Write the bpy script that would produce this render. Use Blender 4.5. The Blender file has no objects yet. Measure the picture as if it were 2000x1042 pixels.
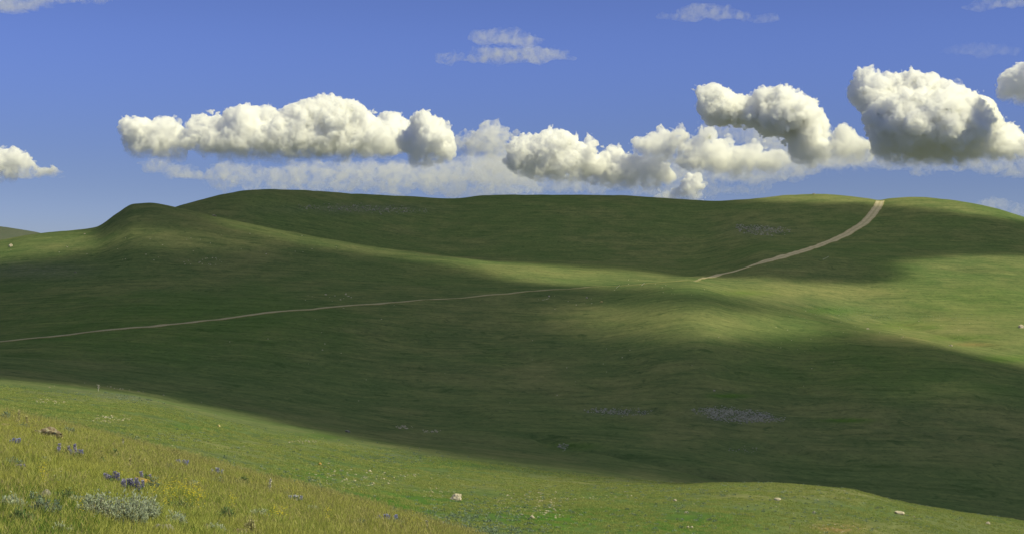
import bpy, math, random
import numpy as np
from mathutils import Vector

random.seed(11)
rng = np.random.default_rng(11)
scene = bpy.context.scene
COL = scene.collection
R = math.radians

# ---------------------------------------------------------------- camera, sky, sun, exposure
F = 2747.0                                   # focal length in photograph pixels
CX, CY = 1000.0, 521.0
cam_data = bpy.data.cameras.new("camera")
cam_data.sensor_width = 36.0
cam_data.lens = 36.0 * F / 2000.0
cam_data.clip_start = 0.1
cam_data.clip_end = 60000.0
cam = bpy.data.objects.new("camera", cam_data)
cam.location = (0, 0, 0)
cam.rotation_euler = (R(90), 0, 0)
COL.objects.link(cam)
scene.camera = cam

SUN = Vector((0.62, -0.26, 0.72)).normalized()     # towards the sun: behind the right shoulder
SUN_EL = math.asin(SUN.z)
SUN_AZ = math.atan2(SUN.x, SUN.y)                  # from +Y towards +X

world = bpy.data.worlds.new("World")
scene.world = world
world.use_nodes = True
wn, wl = world.node_tree.nodes, world.node_tree.links
wn.clear()
w_out = wn.new("ShaderNodeOutputWorld")
w_bg = wn.new("ShaderNodeBackground")
w_sky = wn.new("ShaderNodeTexSky")
w_sky.sky_type = 'NISHITA'
w_sky.sun_disc = False
w_sky.sun_elevation = SUN_EL
w_sky.sun_rotation = SUN_AZ
w_sky.altitude = 5000.0
w_sky.air_density = 1.0
w_sky.dust_density = 0.0
w_sky.ozone_density = 4.0
w_tint = wn.new("ShaderNodeMix")
w_tint.data_type = 'RGBA'
w_tint.blend_type = 'MULTIPLY'
w_tint.inputs[0].default_value = 1.0
w_tint.inputs[7].default_value = (0.86, 0.80, 1.0, 1.0)
w_bg.inputs["Strength"].default_value = 0.11
w_geo = wn.new("ShaderNodeTexCoord")
w_sep = wn.new("ShaderNodeSeparateXYZ")
w_ramp = wn.new("ShaderNodeValToRGB")                 # colour balance of the clear sky by elevation, the same all round
w_ramp.color_ramp.interpolation = 'EASE'
for k_, (p_, c_) in enumerate([(0.0, (0.40, 0.345, 0.37)), (0.045, (0.475, 0.41, 0.465)), (0.17, (0.67, 0.605, 0.82)), (0.75, (0.90, 0.86, 1.0))]):
    e_ = w_ramp.color_ramp.elements[k_] if k_ < 2 else w_ramp.color_ramp.elements.new(p_)
    e_.position = p_
    e_.color = (*c_, 1.0)
wl.new(w_geo.outputs["Generated"], w_sep.inputs[0])
wl.new(w_sep.outputs[2], w_ramp.inputs[0])
wl.new(w_ramp.outputs[0], w_tint.inputs[7])
wl.new(w_sky.outputs[0], w_tint.inputs[6])
wl.new(w_tint.outputs[2], w_bg.inputs["Color"])
wl.new(w_bg.outputs[0], w_out.inputs["Surface"])

sun_data = bpy.data.lights.new("sun", 'SUN')
sun_data.energy = 4.0
sun_data.angle = R(0.53)
sun_data.color = (1.0, 0.93, 0.55)
sun = bpy.data.objects.new("sun", sun_data)
sun.rotation_euler = SUN.to_track_quat('Z', 'Y').to_euler()
sun.location = (300, -300, 800)
COL.objects.link(sun)

scene.view_settings.view_transform = 'Standard'
scene.view_settings.look = 'None'
scene.view_settings.gamma = 1.0
scene.view_settings.use_curve_mapping = False
scene.view_settings.exposure = 0.4
scene.render.engine = 'CYCLES'
cy = scene.cycles
cy.max_bounces = 32
cy.diffuse_bounces = 3
cy.glossy_bounces = 1
cy.transmission_bounces = 3
cy.volume_bounces = 28
cy.transparent_max_bounces = 24
cy.use_denoising = True
try:
    cy.denoiser = 'OPENIMAGEDENOISE'
except Exception:
    pass
cy.sample_clamp_indirect = 6.0

# ---------------------------------------------------------------- noise
_perm = np.random.default_rng(5).permutation(256).astype(np.int64)
_perm = np.concatenate([_perm, _perm, _perm])
_g2 = np.stack([np.cos(np.arange(256) * 2.399963), np.sin(np.arange(256) * 2.399963)], 1)
_r3 = np.random.default_rng(6).normal(size=(256, 3))
_g3 = _r3 / np.linalg.norm(_r3, axis=1, keepdims=True)


def perlin2(x, y):
    xi, yi = np.floor(x).astype(np.int64), np.floor(y).astype(np.int64)
    xf, yf = x - xi, y - yi
    u = xf * xf * xf * (xf * (xf * 6 - 15) + 10)
    v = yf * yf * yf * (yf * (yf * 6 - 15) + 10)
    def g(ix, iy, dx, dy):
        h = _perm[_perm[ix & 255] + (iy & 255)]
        return _g2[h, 0] * dx + _g2[h, 1] * dy
    a = g(xi, yi, xf, yf); b = g(xi + 1, yi, xf - 1, yf)
    c = g(xi, yi + 1, xf, yf - 1); d = g(xi + 1, yi + 1, xf - 1, yf - 1)
    return ((a + u * (b - a)) * (1 - v) + (c + u * (d - c)) * v) * 1.5


def perlin3(p):
    pi = np.floor(p).astype(np.int64)
    f = p - pi
    w = f * f * f * (f * (f * 6 - 15) + 10)
    out = 0.0
    for dx in (0, 1):
        for dy in (0, 1):
            for dz in (0, 1):
                h = _perm[_perm[_perm[(pi[:, 0] + dx) & 255] + ((pi[:, 1] + dy) & 255)] + ((pi[:, 2] + dz) & 255)]
                g = _g3[h]
                dot = g[:, 0] * (f[:, 0] - dx) + g[:, 1] * (f[:, 1] - dy) + g[:, 2] * (f[:, 2] - dz)
                wt = (w[:, 0] if dx else 1 - w[:, 0]) * (w[:, 1] if dy else 1 - w[:, 1]) * (w[:, 2] if dz else 1 - w[:, 2])
                out = out + dot * wt
    return out * 1.4


def sstep(a, b, x):
    t = np.clip((x - a) / (b - a), 0, 1)
    return t * t * (3 - 2 * t)


def pchip(xk, yk, x):
    xk = np.asarray(xk, float); yk = np.asarray(yk, float)
    h = np.diff(xk); s = np.diff(yk) / h
    m = np.zeros_like(yk)
    w1 = 2 * h[1:] + h[:-1]; w2 = h[1:] + 2 * h[:-1]
    ok = s[:-1] * s[1:] > 0
    with np.errstate(divide='ignore', invalid='ignore'):
        hm = (w1 + w2) / (w1 / s[:-1] + w2 / s[1:])
    m[1:-1] = np.where(ok, hm, 0)
    m[0], m[-1] = s[0], s[-1]
    x = np.clip(x, xk[0], xk[-1])
    i = np.clip(np.searchsorted(xk, x, side='right') - 1, 0, len(xk) - 2)
    t = (x - xk[i]) / h[i]
    t2, t3 = t * t, t * t * t
    return (2*t3 - 3*t2 + 1) * yk[i] + (t3 - 2*t2 + t) * h[i] * m[i] + (-2*t3 + 3*t2) * yk[i+1] + (t3 - t2) * h[i] * m[i+1]


def curve(pairs, x):
    a = np.array(pairs, float)
    return pchip(a[:, 0], a[:, 1], x)

# ---------------------------------------------------------------- terrain: surveyed lines (bearing -> distance, elevation)
U = np.concatenate([np.linspace(-2.4, -0.46, 60, endpoint=False), np.linspace(-0.46, 0.46, 720), np.linspace(0.46, 2.4, 61)[1:]])
XU = CX + F * U
D = np.concatenate([np.geomspace(2, 12, 40, endpoint=False), np.geomspace(12, 62, 170, endpoint=False), np.geomspace(62, 185, 230, endpoint=False),
                    np.geomspace(185, 1000, 500, endpoint=False), np.geomspace(1000, 20000, 70)])
Xc = np.clip(XU, -900, 2900)


def zof(Y, d):
    return (CY - Y) / F * d


def surveyed_height():
    K = []                                            # (distance, height) per bearing
    one = np.ones_like(Xc)
    K.append((2 * one, -1.65 * one))
    K.append((6 * one, curve([(-900, -1.6), (0, -1.78), (2000, -2.4), (2900, -2.6)], Xc)))
    d = 12 * one
    K.append((d, zof(curve([(-900, 900), (0, 1040), (890, 1200), (2000, 1500), (2900, 1650)], Xc), d)))
    d = curve([(-900, 42), (0, 40), (500, 36), (890, 27), (1200, 22), (2000, 17), (2900, 16)], Xc)
    K.append((d, zof(curve([(-900, 700), (0, 806), (200, 852), (350, 894), (500, 934), (700, 986), (890, 1046), (1200, 1165), (2000, 1450), (2900, 1700)], Xc), d)))
    d = 62 * one
    K.append((d, zof(curve([(-900, 780), (0, 872), (500, 1000), (890, 1082), (2000, 1262), (2900, 1400)], Xc), d)))
    d = 110 * one
    K.append((d, zof(curve([(-900, 720), (0, 797), (250, 840), (500, 893), (900, 966), (1200, 986), (1400, 990), (1600, 1012), (2000, 1095), (2900, 1250)], Xc), d)))
    d = curve([(-900, 175), (0, 170), (500, 170), (1000, 160), (1330, 146), (1490, 138), (2000, 125), (2900, 115)], Xc)
    K.append((d, zof(curve([(-900, 690), (0, 751), (250, 778), (500, 832), (700, 868), (1000, 914), (1200, 940), (1330, 949), (1400, 946), (1490, 945), (1560, 950), (1650, 960), (1750, 984), (1850, 1005), (2000, 1034), (2300, 1110), (2900, 1200)], Xc), d)))
    d = curve([(-900, 280), (0, 270), (780, 260), (1390, 232), (2000, 205), (2900, 200)], Xc)
    K.append((d, zof(curve([(-900, 670), (0, 715), (400, 775), (780, 832), (1100, 874), (1390, 930), (1500, 962), (1750, 1020), (2000, 1075), (2900, 1200)], Xc), d)))
    d = curve([(-900, 330), (0, 340), (1000, 470), (1200, 490), (1330, 480), (1600, 430), (2000, 370), (2900, 340)], Xc)
    K.append((d, zof(curve([(-900, 700), (0, 668), (250, 641), (440, 622), (560, 607), (730, 594), (1000, 573), (1200, 559), (1330, 552), (1450, 581), (1600, 628), (1800, 668), (2000, 712), (2900, 850)], Xc), d)))
    d = curve([(-900, 470), (0, 470), (1000, 520), (1330, 535), (1700, 480), (2000, 430), (2900, 410)], Xc)
    K.append((d, zof(curve([(-900, 600), (0, 565), (500, 545), (1000, 546), (1330, 546), (1400, 557), (1500, 576), (1600, 606), (1700, 636), (2000, 692), (2900, 800)], Xc), d)))
    d = curve([(-900, 600), (0, 620), (270, 640), (530, 620), (800, 600), (1000, 580), (1330, 600), (1420, 630), (1500, 650), (2000, 650), (2900, 640)], Xc)
    K.append((d, zof(curve([(-900, 520), (-200, 490), (0, 468), (60, 457), (130, 450), (185, 443), (230, 415), (262, 397), (290, 395), (345, 405), (400, 417), (450, 428), (530, 445), (640, 466), (800, 491), (1000, 514), (1200, 529), (1330, 540), (1420, 522), (1500, 492), (1700, 500), (2000, 514), (2900, 600)], Xc), d)))
    d = curve([(-900, 690), (0, 700), (800, 700), (1000, 680), (1330, 700), (1500, 720), (1700, 725), (2000, 705), (2900, 690)], Xc)
    K.append((d, zof(curve([(-900, 560), (0, 505), (180, 470), (270, 435), (345, 427), (530, 456), (800, 494), (1000, 509), (1330, 511), (1500, 472), (1700, 470), (2000, 490), (2900, 560)], Xc), d)))
    d = curve([(-900, 800), (345, 805), (700, 880), (1000, 930), (1700, 900), (2000, 850), (2900, 820)], Xc)
    yc = curve([(-900, 560), (0, 510), (200, 455), (300, 422), (345, 403), (400, 388), (440, 377), (480, 370), (520, 368), (600, 371), (700, 377), (850, 386), (880, 387), (950, 382), (1050, 380), (1200, 382), (1300, 387), (1400, 393), (1450, 390), (1500, 385), (1550, 381), (1600, 379), (1650, 381), (1690, 386), (1718, 390), (1740, 387), (1780, 385), (1850, 389), (1900, 396), (1950, 408), (2000, 423), (2200, 470), (2900, 560)], Xc)
    zc = zof(yc, d)
    K.append((d, zc))
    K.append((d + 260, zc - 26))
    K.append((1900 * one, curve([(-900, 40), (0, 10), (400, -50), (2900, -60)], Xc)))
    d = 3000 * one
    K.append((d, zof(curve([(-900, 400), (-200, 427), (0, 443), (70, 454), (160, 476), (400, 560), (800, 595), (2900, 595)], Xc), d)))
    K.append((6000 * one, -100 * one))
    K.append((20000 * one, -160 * one))
    kd = np.stack([k[0] for k in K]); kz = np.stack([k[1] for k in K])
    H = np.empty((len(D), len(U)))
    for j in range(len(U)):
        H[:, j] = pchip(kd[:, j], kz[:, j], D)
    return H, kd


HG, KD = surveyed_height()
DD, UU = np.meshgrid(D, U, indexing='ij')
GX, GY = DD * UU, DD


def blur_rows(a, sig):
    """smooth along distance so that the survey lines do not show as creases"""
    n = int(sig * 3)
    k = np.exp(-0.5 * (np.arange(-n, n + 1) / sig) ** 2); k /= k.sum()
    p = np.pad(a, ((n, n), (0, 0)), mode='edge')
    out = np.zeros_like(a)
    for i, w in enumerate(k):
        out += w * p[i:i + a.shape[0]]
    return out


HS = blur_rows(HG, 5.0)
HG = np.where((DD > 60) & (DD < 1150), HS, HG)
# natural relief
relief = (0.55 * perlin2(GX / 47, GY / 47) * sstep(170, 330, DD)
          + 0.26 * perlin2(GX / 17 + 9, GY / 17) * sstep(100, 260, DD) + 0.14 * perlin2(GX / 12, GY / 9 + 4) * sstep(50, 90, DD)
          + 0.07 * perlin2(GX / 4.3, GY / 3.6) * sstep(30, 90, DD) + 0.045 * perlin2(GX / 1.9, GY / 1.9 + 7) * (1 - sstep(120, 220, DD))
          + 0.022 * perlin2(GX / 0.7, GY / 0.7) * (1 - sstep(40, 70, DD)))
relief += 0.20 * perlin2(GX / 34 + 3 * perlin2(GX / 90, GY / 90), GY / 7.5) * sstep(180, 300, DD) * (1 - sstep(900, 1200, DD))
gull = np.abs(perlin2(GX / 60 + 0.35 * perlin2(GX / 30, GY / 30), GY / 210))
relief -= 0.10 * np.exp(-(gull / 0.045) ** 2) * sstep(260, 420, DD) * (1 - sstep(1000, 1400, DD))
HG = HG + relief * (1 - sstep(1500, 2500, DD) * 0.0)

LD = np.log(D)


def grid_ij(x, y):
    y = np.maximum(np.asarray(y, float), 2.0001)
    fi = np.interp(np.log(y), LD, np.arange(len(D)))
    fj = np.interp(np.asarray(x, float) / y, U, np.arange(len(U)))
    return fi, fj


def sample(A, x, y):
    fi, fj = grid_ij(x, y)
    i = np.clip(np.floor(fi).astype(int), 0, len(D) - 2); j = np.clip(np.floor(fj).astype(int), 0, len(U) - 2)
    a, b = fi - i, fj - j
    return (A[i, j] * (1 - b) + A[i, j + 1] * b) * (1 - a) + (A[i + 1, j] * (1 - b) + A[i + 1, j + 1] * b) * a


def height(x, y):
    return sample(HG, x, y)


def at(X, Y, dmin=8.0, dmax=5000.0):
    """ground point seen at photograph pixel (X, Y)"""
    u = (X - CX) / F
    d = np.geomspace(dmin, dmax, 4000)
    yy = CY - F * height(u * d, d) / d
    k = np.argmax(yy <= Y)
    if yy[k] > Y:
        k = int(np.argmin(yy))
    dd = d[k]
    return Vector((u * dd, dd, float(height(u * dd, dd))))


def carve(poly, depth, width, dmin=70.0):
    """a gully or trodden step along a line of the ground"""
    global HG
    pts = []
    for (a, b) in zip(poly[:-1], poly[1:]):
        for t in np.linspace(0, 1, 14, endpoint=False):
            pts.append(at(a[0] + (b[0] - a[0]) * t, a[1] + (b[1] - a[1]) * t, dmin))
    P = np.array([(p.x, p.y) for p in pts])
    i0 = np.searchsorted(D, P[:, 1].min() - 12); i1 = np.searchsorted(D, P[:, 1].max() + 12)
    j0 = max(0, np.searchsorted(U, (P[:, 0] / P[:, 1]).min() - 0.03)); j1 = np.searchsorted(U, (P[:, 0] / P[:, 1]).max() + 0.03)
    sx, sy = GX[i0:i1, j0:j1], GY[i0:i1, j0:j1]
    best = np.full(sx.shape, 1e9)
    for a, b in zip(P[:-1], P[1:]):
        ab = b - a
        t = np.clip(((sx - a[0]) * ab[0] + (sy - a[1]) * ab[1]) / max(1e-9, ab @ ab), 0, 1)
        best = np.minimum(best, (sx - a[0] - t * ab[0]) ** 2 + (sy - a[1] - t * ab[1]) ** 2)
    wob = width * (1 + 0.5 * perlin2(sx / 6, sy / 6))
    HG[i0:i1, j0:j1] -= depth * np.exp(-best / wob ** 2)


carve([(1040, 848), (1100, 866), (1180, 882), (1260, 897), (1340, 915), (1400, 930)], 1.1, 2.2)
carve([(955, 684), (1000, 692), (1045, 704)], 0.8, 2.0)
carve([(420, 829), (480, 843), (515, 857), (570, 872), (640, 885)], 0.55, 1.3)
carve([(1640, 812), (1700, 825), (1800, 845), (1900, 865)], 0.7, 2.0)
carve([(1760, 630), (1830, 650), (1900, 668), (1990, 690)], 0.8, 3.0)
carve([(1560, 600), (1640, 618), (1720, 628), (1820, 622)], 0.9, 5.0)
carve([(780, 745), (860, 762), (920, 770)], 0.6, 1.8)
carve([(1010, 760), (1080, 770)], 0.6, 2.0)

for ln_, dp_, wd_ in [([(150, 690), (240, 704), (330, 722)], 0.6, 2.0), ([(560, 700), (640, 722)], 0.6, 1.8), ([(620, 770), (690, 786), (730, 790)], 0.6, 1.8), ([(880, 800), (960, 814)], 0.5, 1.6),
                      ([(1400, 730), (1480, 742), (1570, 764)], 0.8, 2.2), ([(1500, 872), (1570, 884), (1650, 904)], 0.7, 1.8), ([(1180, 700), (1270, 714)], 0.5, 1.8), ([(300, 560), (430, 568)], 0.6, 2.2),
                      ([(1000, 858), (1080, 872), (1120, 884)], 0.5, 1.6), ([(300, 498), (480, 492), (620, 500)], 0.6, 3.0), ([(640, 640), (760, 655), (830, 672)], 0.7, 2.2), ([(1690, 560), (1800, 572), (1900, 590)], 0.6, 3.0),
                      ([(1280, 800), (1350, 830), (1420, 850)], 0.5, 1.6), ([(60, 600), (160, 590), (260, 588)], 0.6, 2.2)]:
    carve(ln_, dp_, wd_)

# ---------------------------------------------------------------- helpers for objects
def new_obj(name, mesh, parent=None, mat=None):
    o = bpy.data.objects.new(name, mesh)
    COL.objects.link(o)
    if parent is not None:
        o.parent = parent
    if mat is not None and mesh is not None and len(mesh.materials) == 0:
        mesh.materials.append(mat)
    return o


def mesh_from(name, verts, faces, smooth=True):
    """faces: array (n,3) or (n,4), or list of such arrays"""
    me = bpy.data.meshes.new(name)
    fl = faces if isinstance(faces, list) else [faces]
    fl = [np.asarray(f, dtype=np.int32) for f in fl if len(f)]
    v = np.asarray(verts, dtype=np.float32)
    me.vertices.add(len(v)); me.vertices.foreach_set('co', v.ravel())
    tot = np.concatenate([np.full(len(f), f.shape[1], np.int32) for f in fl])
    idx = np.concatenate([f.ravel() for f in fl])
    me.loops.add(len(idx)); me.loops.foreach_set('vertex_index', idx)
    me.polygons.add(len(tot))
    me.polygons.foreach_set('loop_start', np.concatenate([[0], np.cumsum(tot)[:-1]]).astype(np.int32))
    me.polygons.foreach_set('loop_total', tot)
    me.polygons.foreach_set('use_smooth', np.full(len(tot), smooth))
    me.update(calc_edges=True)
    return me


def fattr(me, name, vals):
    a = me.attributes.new(name, 'FLOAT', 'POINT')
    a.data.foreach_set('value', np.asarray(vals, np.float32).ravel())


def tag(o, label=None, cat=None, group=None, kind=None):
    if label: o['label'] = label
    if cat: o['category'] = cat
    if group: o['group'] = group
    if kind: o['kind'] = kind
    return o


def empty(name, loc, rz=0.0, s=1.0):
    o = bpy.data.objects.new(name, None)
    o.empty_display_size = 0.1
    o.location = loc
    o.rotation_euler = (0, 0, rz)
    o.scale = (s, s, s)
    COL.objects.link(o)
    return o


class NT:
    def __init__(self, name):
        self.mat = bpy.data.materials.new(name)
        self.mat.use_nodes = True
        self.t = self.mat.node_tree
        self.t.nodes.clear()
        self.out = self.n("ShaderNodeOutputMaterial")
    def n(self, kind, **kw):
        nd = self.t.nodes.new(kind)
        for k, v in kw.items():
            setattr(nd, k, v)
        return nd
    def put(self, sock, v):
        if isinstance(v, bpy.types.NodeSocket):
            self.t.links.new(v, sock)
        elif isinstance(v, tuple) and len(v) == 3 and sock.type == 'RGBA':
            sock.default_value = (*v, 1.0)
        else:
            sock.default_value = v
    def pos(self):
        return self.n("ShaderNodeNewGeometry").outputs["Position"]
    def objco(self):
        return self.n("ShaderNodeTexCoord").outputs["Object"]
    def attr(self, name):
        return self.n("ShaderNodeAttribute", attribute_name=name).outputs["Fac"]
    def noise(self, vec, scale, detail=3.0, rough=0.55, dist=0.0):
        nd = self.n("ShaderNodeTexNoise")
        self.put(nd.inputs["Vector"], vec)
        nd.inputs["Scale"].default_value = scale
        nd.inputs["Detail"].default_value = detail
        nd.inputs["Roughness"].default_value = rough
        nd.inputs["Distortion"].default_value = dist
        return nd.outputs["Fac"]
    def ramp(self, v, lo, hi, a=0.0, b=1.0):
        nd = self.n("ShaderNodeMapRange", interpolation_type='SMOOTHSTEP')
        self.put(nd.inputs[0], v)
        for i, q in zip((1, 2, 3, 4), (lo, hi, a, b)):
            nd.inputs[i].default_value = q
        return nd.outputs[0]
    def math(self, op, a, b=0.0):
        nd = self.n("ShaderNodeMath", operation=op)
        self.put(nd.inputs[0], a); self.put(nd.inputs[1], b)
        return nd.outputs[0]
    def mix(self, f, a, b, blend='MIX'):
        nd = self.n("ShaderNodeMix", data_type='RGBA', blend_type=blend)
        self.put(nd.inputs[0], f); self.put(nd.inputs[6], a); self.put(nd.inputs[7], b)
        return nd.outputs[2]
    def bump(self, h, strength, dist):
        nd = self.n("ShaderNodeBump")
        nd.inputs["Strength"].default_value = strength
        nd.inputs["Distance"].default_value = dist
        self.put(nd.inputs["Height"], h)
        return nd.outputs[0]
    def bsdf(self, col, rough=0.9, normal=None, spec=0.2):
        nd = self.n("ShaderNodeBsdfPrincipled")
        self.put(nd.inputs["Base Color"], col)
        nd.inputs["Roughness"].default_value = rough
        nd.inputs["Specular IOR Level"].default_value = spec
        if normal is not None:
            self.put(nd.inputs["Normal"], normal)
        return nd.outputs[0]
    def surf(self, s):
        self.t.links.new(s, self.out.inputs["Surface"])
        return self.mat

# ---------------------------------------------------------------- ground
def ground_material():
    m = NT("grassland")
    p = m.pos()
    moist, dry, blue, soil = m.attr("moist"), m.attr("dry"), m.attr("blue"), m.attr("soil")
    big = m.noise(p, 0.013, 4, 0.6)
    mid = m.noise(p, 0.075, 5, 0.62)
    sml = m.noise(p, 0.5, 5, 0.65)
    fin = m.noise(p, 3.2, 4, 0.7)
    base = m.mix(m.ramp(mid, 0.32, 0.68), (0.074, 0.103, 0.047), (0.118, 0.134, 0.064))
    base = m.mix(m.ramp(big, 0.38, 0.62, 0, 0.65), base, (0.066, 0.106, 0.042))
    g = m.math('MULTIPLY', moist, m.ramp(sml, 0.25, 0.62, 0.45, 1.0))
    base = m.mix(g, base, (0.044, 0.106, 0.018))
    base = m.mix(m.math('MULTIPLY', dry, m.ramp(mid, 0.3, 0.7, 0.5, 1.0)), base, (0.150, 0.156, 0.072))
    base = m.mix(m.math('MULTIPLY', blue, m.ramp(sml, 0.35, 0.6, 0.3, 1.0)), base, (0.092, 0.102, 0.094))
    base = m.mix(m.math('MULTIPLY', soil, m.ramp(fin, 0.3, 0.6, 0.5, 1.0)), base, (0.19, 0.13, 0.06))
    # tussocks, seed heads and darker plants, at several sizes
    base = m.mix(m.ramp(sml, 0.40, 0.72, 0.0, 0.6), base, m.mix(1.0, base, (1.45, 1.34, 1.32), 'MULTIPLY'))
    base = m.mix(m.ramp(m.noise(p, 0.9, 3, 0.6), 0.55, 0.68, 0.0, 0.5), base, m.mix(1.0, base, (0.48, 0.58, 0.58), 'MULTIPLY'))
    base = m.mix(m.ramp(fin, 0.5, 0.75, 0.0, 0.5), base, m.mix(1.0, base, (0.58, 0.66, 0.6), 'MULTIPLY'))
    base = m.mix(m.ramp(m.noise(p, 0.22, 4, 0.7, 0.8), 0.55, 0.70, 0.0, 0.8), base, m.mix(1.0, base, (0.56, 0.68, 0.66), 'MULTIPLY'))
    mp = m.n("ShaderNodeMapping"); mp.inputs["Scale"].default_value = (0.05, 0.36, 0.2); mp.inputs["Rotation"].default_value = (0, 0, 0.12)
    m.put(mp.inputs[0], p)
    st = m.noise(mp.outputs[0], 1.0, 5, 0.68, 0.6)
    base = m.mix(m.ramp(st, 0.50, 0.66, 0.0, 0.55), base, m.mix(1.0, base, (0.55, 0.66, 0.62), 'MULTIPLY'))
    base = m.mix(m.ramp(st, 0.50, 0.34, 0.0, 0.45), base, m.mix(1.0, base, (1.36, 1.26, 1.22), 'MULTIPLY'))
    h = m.math('ADD', m.math('MULTIPLY', sml, 0.6), m.math('MULTIPLY', fin, 0.16))
    return m.surf(m.bsdf(base, 1.0, m.bump(h, 0.6, 0.5), 0.0))


M_GROUND = ground_material()
XI = CX + F * UU
YI = CY - F * HG / DD


def blobs(lst):
    out = np.zeros_like(HG)
    wx = 1 + 0.35 * perlin2(GX / (DD * 0.03), GY / (DD * 0.12))
    for (x, y, rx, ry, v, d0, d1) in lst:
        q = ((XI - x) / rx) ** 2 + ((YI - y) / ry) ** 2
        out = np.maximum(out, v * np.exp(-q * wx) * ((DD > d0) & (DD < d1)))
    return np.clip(out, 0, 1)


moist = blobs([(760, 985, 190, 42, 1.0, 50, 130), (1080, 1010, 250, 36, 0.95, 50, 130), (1330, 1025, 200, 34, 0.95, 50, 130), (600, 925, 130, 20, 0.8, 60, 150),
               (350, 835, 130, 10, 0.5, 60, 160), (120, 800, 150, 16, 0.5, 60, 160), (640, 850, 60, 7, 0.5, 80, 190), (860, 905, 80, 8, 0.6, 80, 190),
               (1460, 571, 45, 5, 1.0, 350, 700), (1790, 636, 80, 10, 1.0, 300, 800), (1860, 658, 90, 8, 1.0, 300, 800), (1960, 700, 60, 8, 0.8, 300, 800), (1425, 772, 42, 4, 1.0, 180, 420), (1655, 820, 45, 4, 1.0, 180, 420), (1900, 600, 160, 60, 0.35, 400, 800),
               (1640, 606, 70, 8, 0.9, 300, 800), (1700, 1000, 120, 16, 0.2, 50, 140), (80, 1035, 70, 14, 1.0, 5, 30), (1120, 870, 50, 7, 0.6, 180, 300),
               (300, 640, 420, 70, 0.45, 300, 620), (1700, 700, 300, 70, 0.35, 200, 500)])
dry = blobs([(1550, 965, 260, 16, 0.85, 60, 170), (1000, 945, 330, 14, 0.7, 60, 190), (520, 870, 200, 12, 0.5, 60, 190), (1300, 625, 240, 30, 0.7, 300, 560),
             (1600, 570, 300, 14, 0.7, 450, 700), (1650, 385, 260, 14, 0.5, 700, 1000), (1050, 530, 260, 12, 0.6, 450, 700), (450, 440, 150, 30, 0.35, 500, 700),
             (1650, 1030, 160, 22, 0.55, 50, 140), (1200, 780, 300, 70, 0.25, 180, 460), (1900, 640, 240, 50, 0.7, 300, 800), (1780, 660, 130, 14, 1.0, 300, 800)])
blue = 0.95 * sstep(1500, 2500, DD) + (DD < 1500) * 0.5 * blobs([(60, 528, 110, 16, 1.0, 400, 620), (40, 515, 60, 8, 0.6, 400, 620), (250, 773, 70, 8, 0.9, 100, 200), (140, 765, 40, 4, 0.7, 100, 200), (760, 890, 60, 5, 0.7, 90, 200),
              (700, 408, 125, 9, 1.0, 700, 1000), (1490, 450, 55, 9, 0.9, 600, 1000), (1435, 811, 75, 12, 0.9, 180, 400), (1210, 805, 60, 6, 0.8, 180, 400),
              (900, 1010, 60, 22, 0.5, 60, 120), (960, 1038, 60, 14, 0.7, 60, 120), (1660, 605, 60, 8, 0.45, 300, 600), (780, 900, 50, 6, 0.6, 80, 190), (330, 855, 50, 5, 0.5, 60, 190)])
soil = blobs([(1630, 1032, 45, 10, 0.9, 50, 140), (1900, 672, 40, 4, 0.5, 300, 600), (1060, 980, 60, 14, 0.35, 60, 130)])

nd_, nu_ = HG.shape
gv = np.stack([GX, GY, HG], -1).reshape(-1, 3)
ii = (np.arange(nd_ - 1)[:, None] * nu_ + np.arange(nu_ - 1)[None, :]).ravel()
gf = np.stack([ii, ii + 1, ii + nu_ + 1, ii + nu_], 1)
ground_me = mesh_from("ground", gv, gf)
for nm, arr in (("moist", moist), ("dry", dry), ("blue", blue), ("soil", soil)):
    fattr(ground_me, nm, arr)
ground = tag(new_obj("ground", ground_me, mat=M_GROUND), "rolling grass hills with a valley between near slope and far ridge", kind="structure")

# ---------------------------------------------------------------- dirt road
def road_material():
    m = NT("dirt_track")
    p = m.pos()
    across = m.attr("across")
    n = m.noise(p, 0.35, 5, 0.65)
    n2 = m.noise(p, 2.5, 4, 0.7)
    c = m.mix(m.ramp(n, 0.3, 0.7), (0.265, 0.240, 0.165), (0.365, 0.332, 0.240))
    c = m.mix(m.ramp(n2, 0.45, 0.75, 0, 0.5), c, (0.22, 0.18, 0.11))
    rut = m.math('ABSOLUTE', m.math('SUBTRACT', m.math('ABSOLUTE', across), 0.42))
    c = m.mix(m.ramp(rut, 0.0, 0.16, 0.5, 0.0), c, (0.42, 0.37, 0.285))
    mid = m.ramp(m.math('ABSOLUTE', across), 0.0, 0.16, 0.55, 0.0)
    c = m.mix(m.math('MULTIPLY', mid, m.ramp(n, 0.35, 0.6)), c, (0.17, 0.15, 0.06))
    grown = m.math('MULTIPLY', m.math('SUBTRACT', 1.0, m.attr("worn")), m.ramp(n, 0.30, 0.55, 0.55, 1.0))
    c = m.mix(grown, c, (0.115, 0.125, 0.055))
    edge = m.ramp(m.math('ADD', m.math('ABSOLUTE', across), m.math('MULTIPLY', m.math('SUBTRACT', n2, 0.5), 0.5)), 0.80, 0.98)
    c = m.mix(edge, c, (0.115, 0.12, 0.04))
    return m.surf(m.bsdf(c, 1.0, m.bump(n2, 0.4, 0.1), 0.0))


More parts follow.
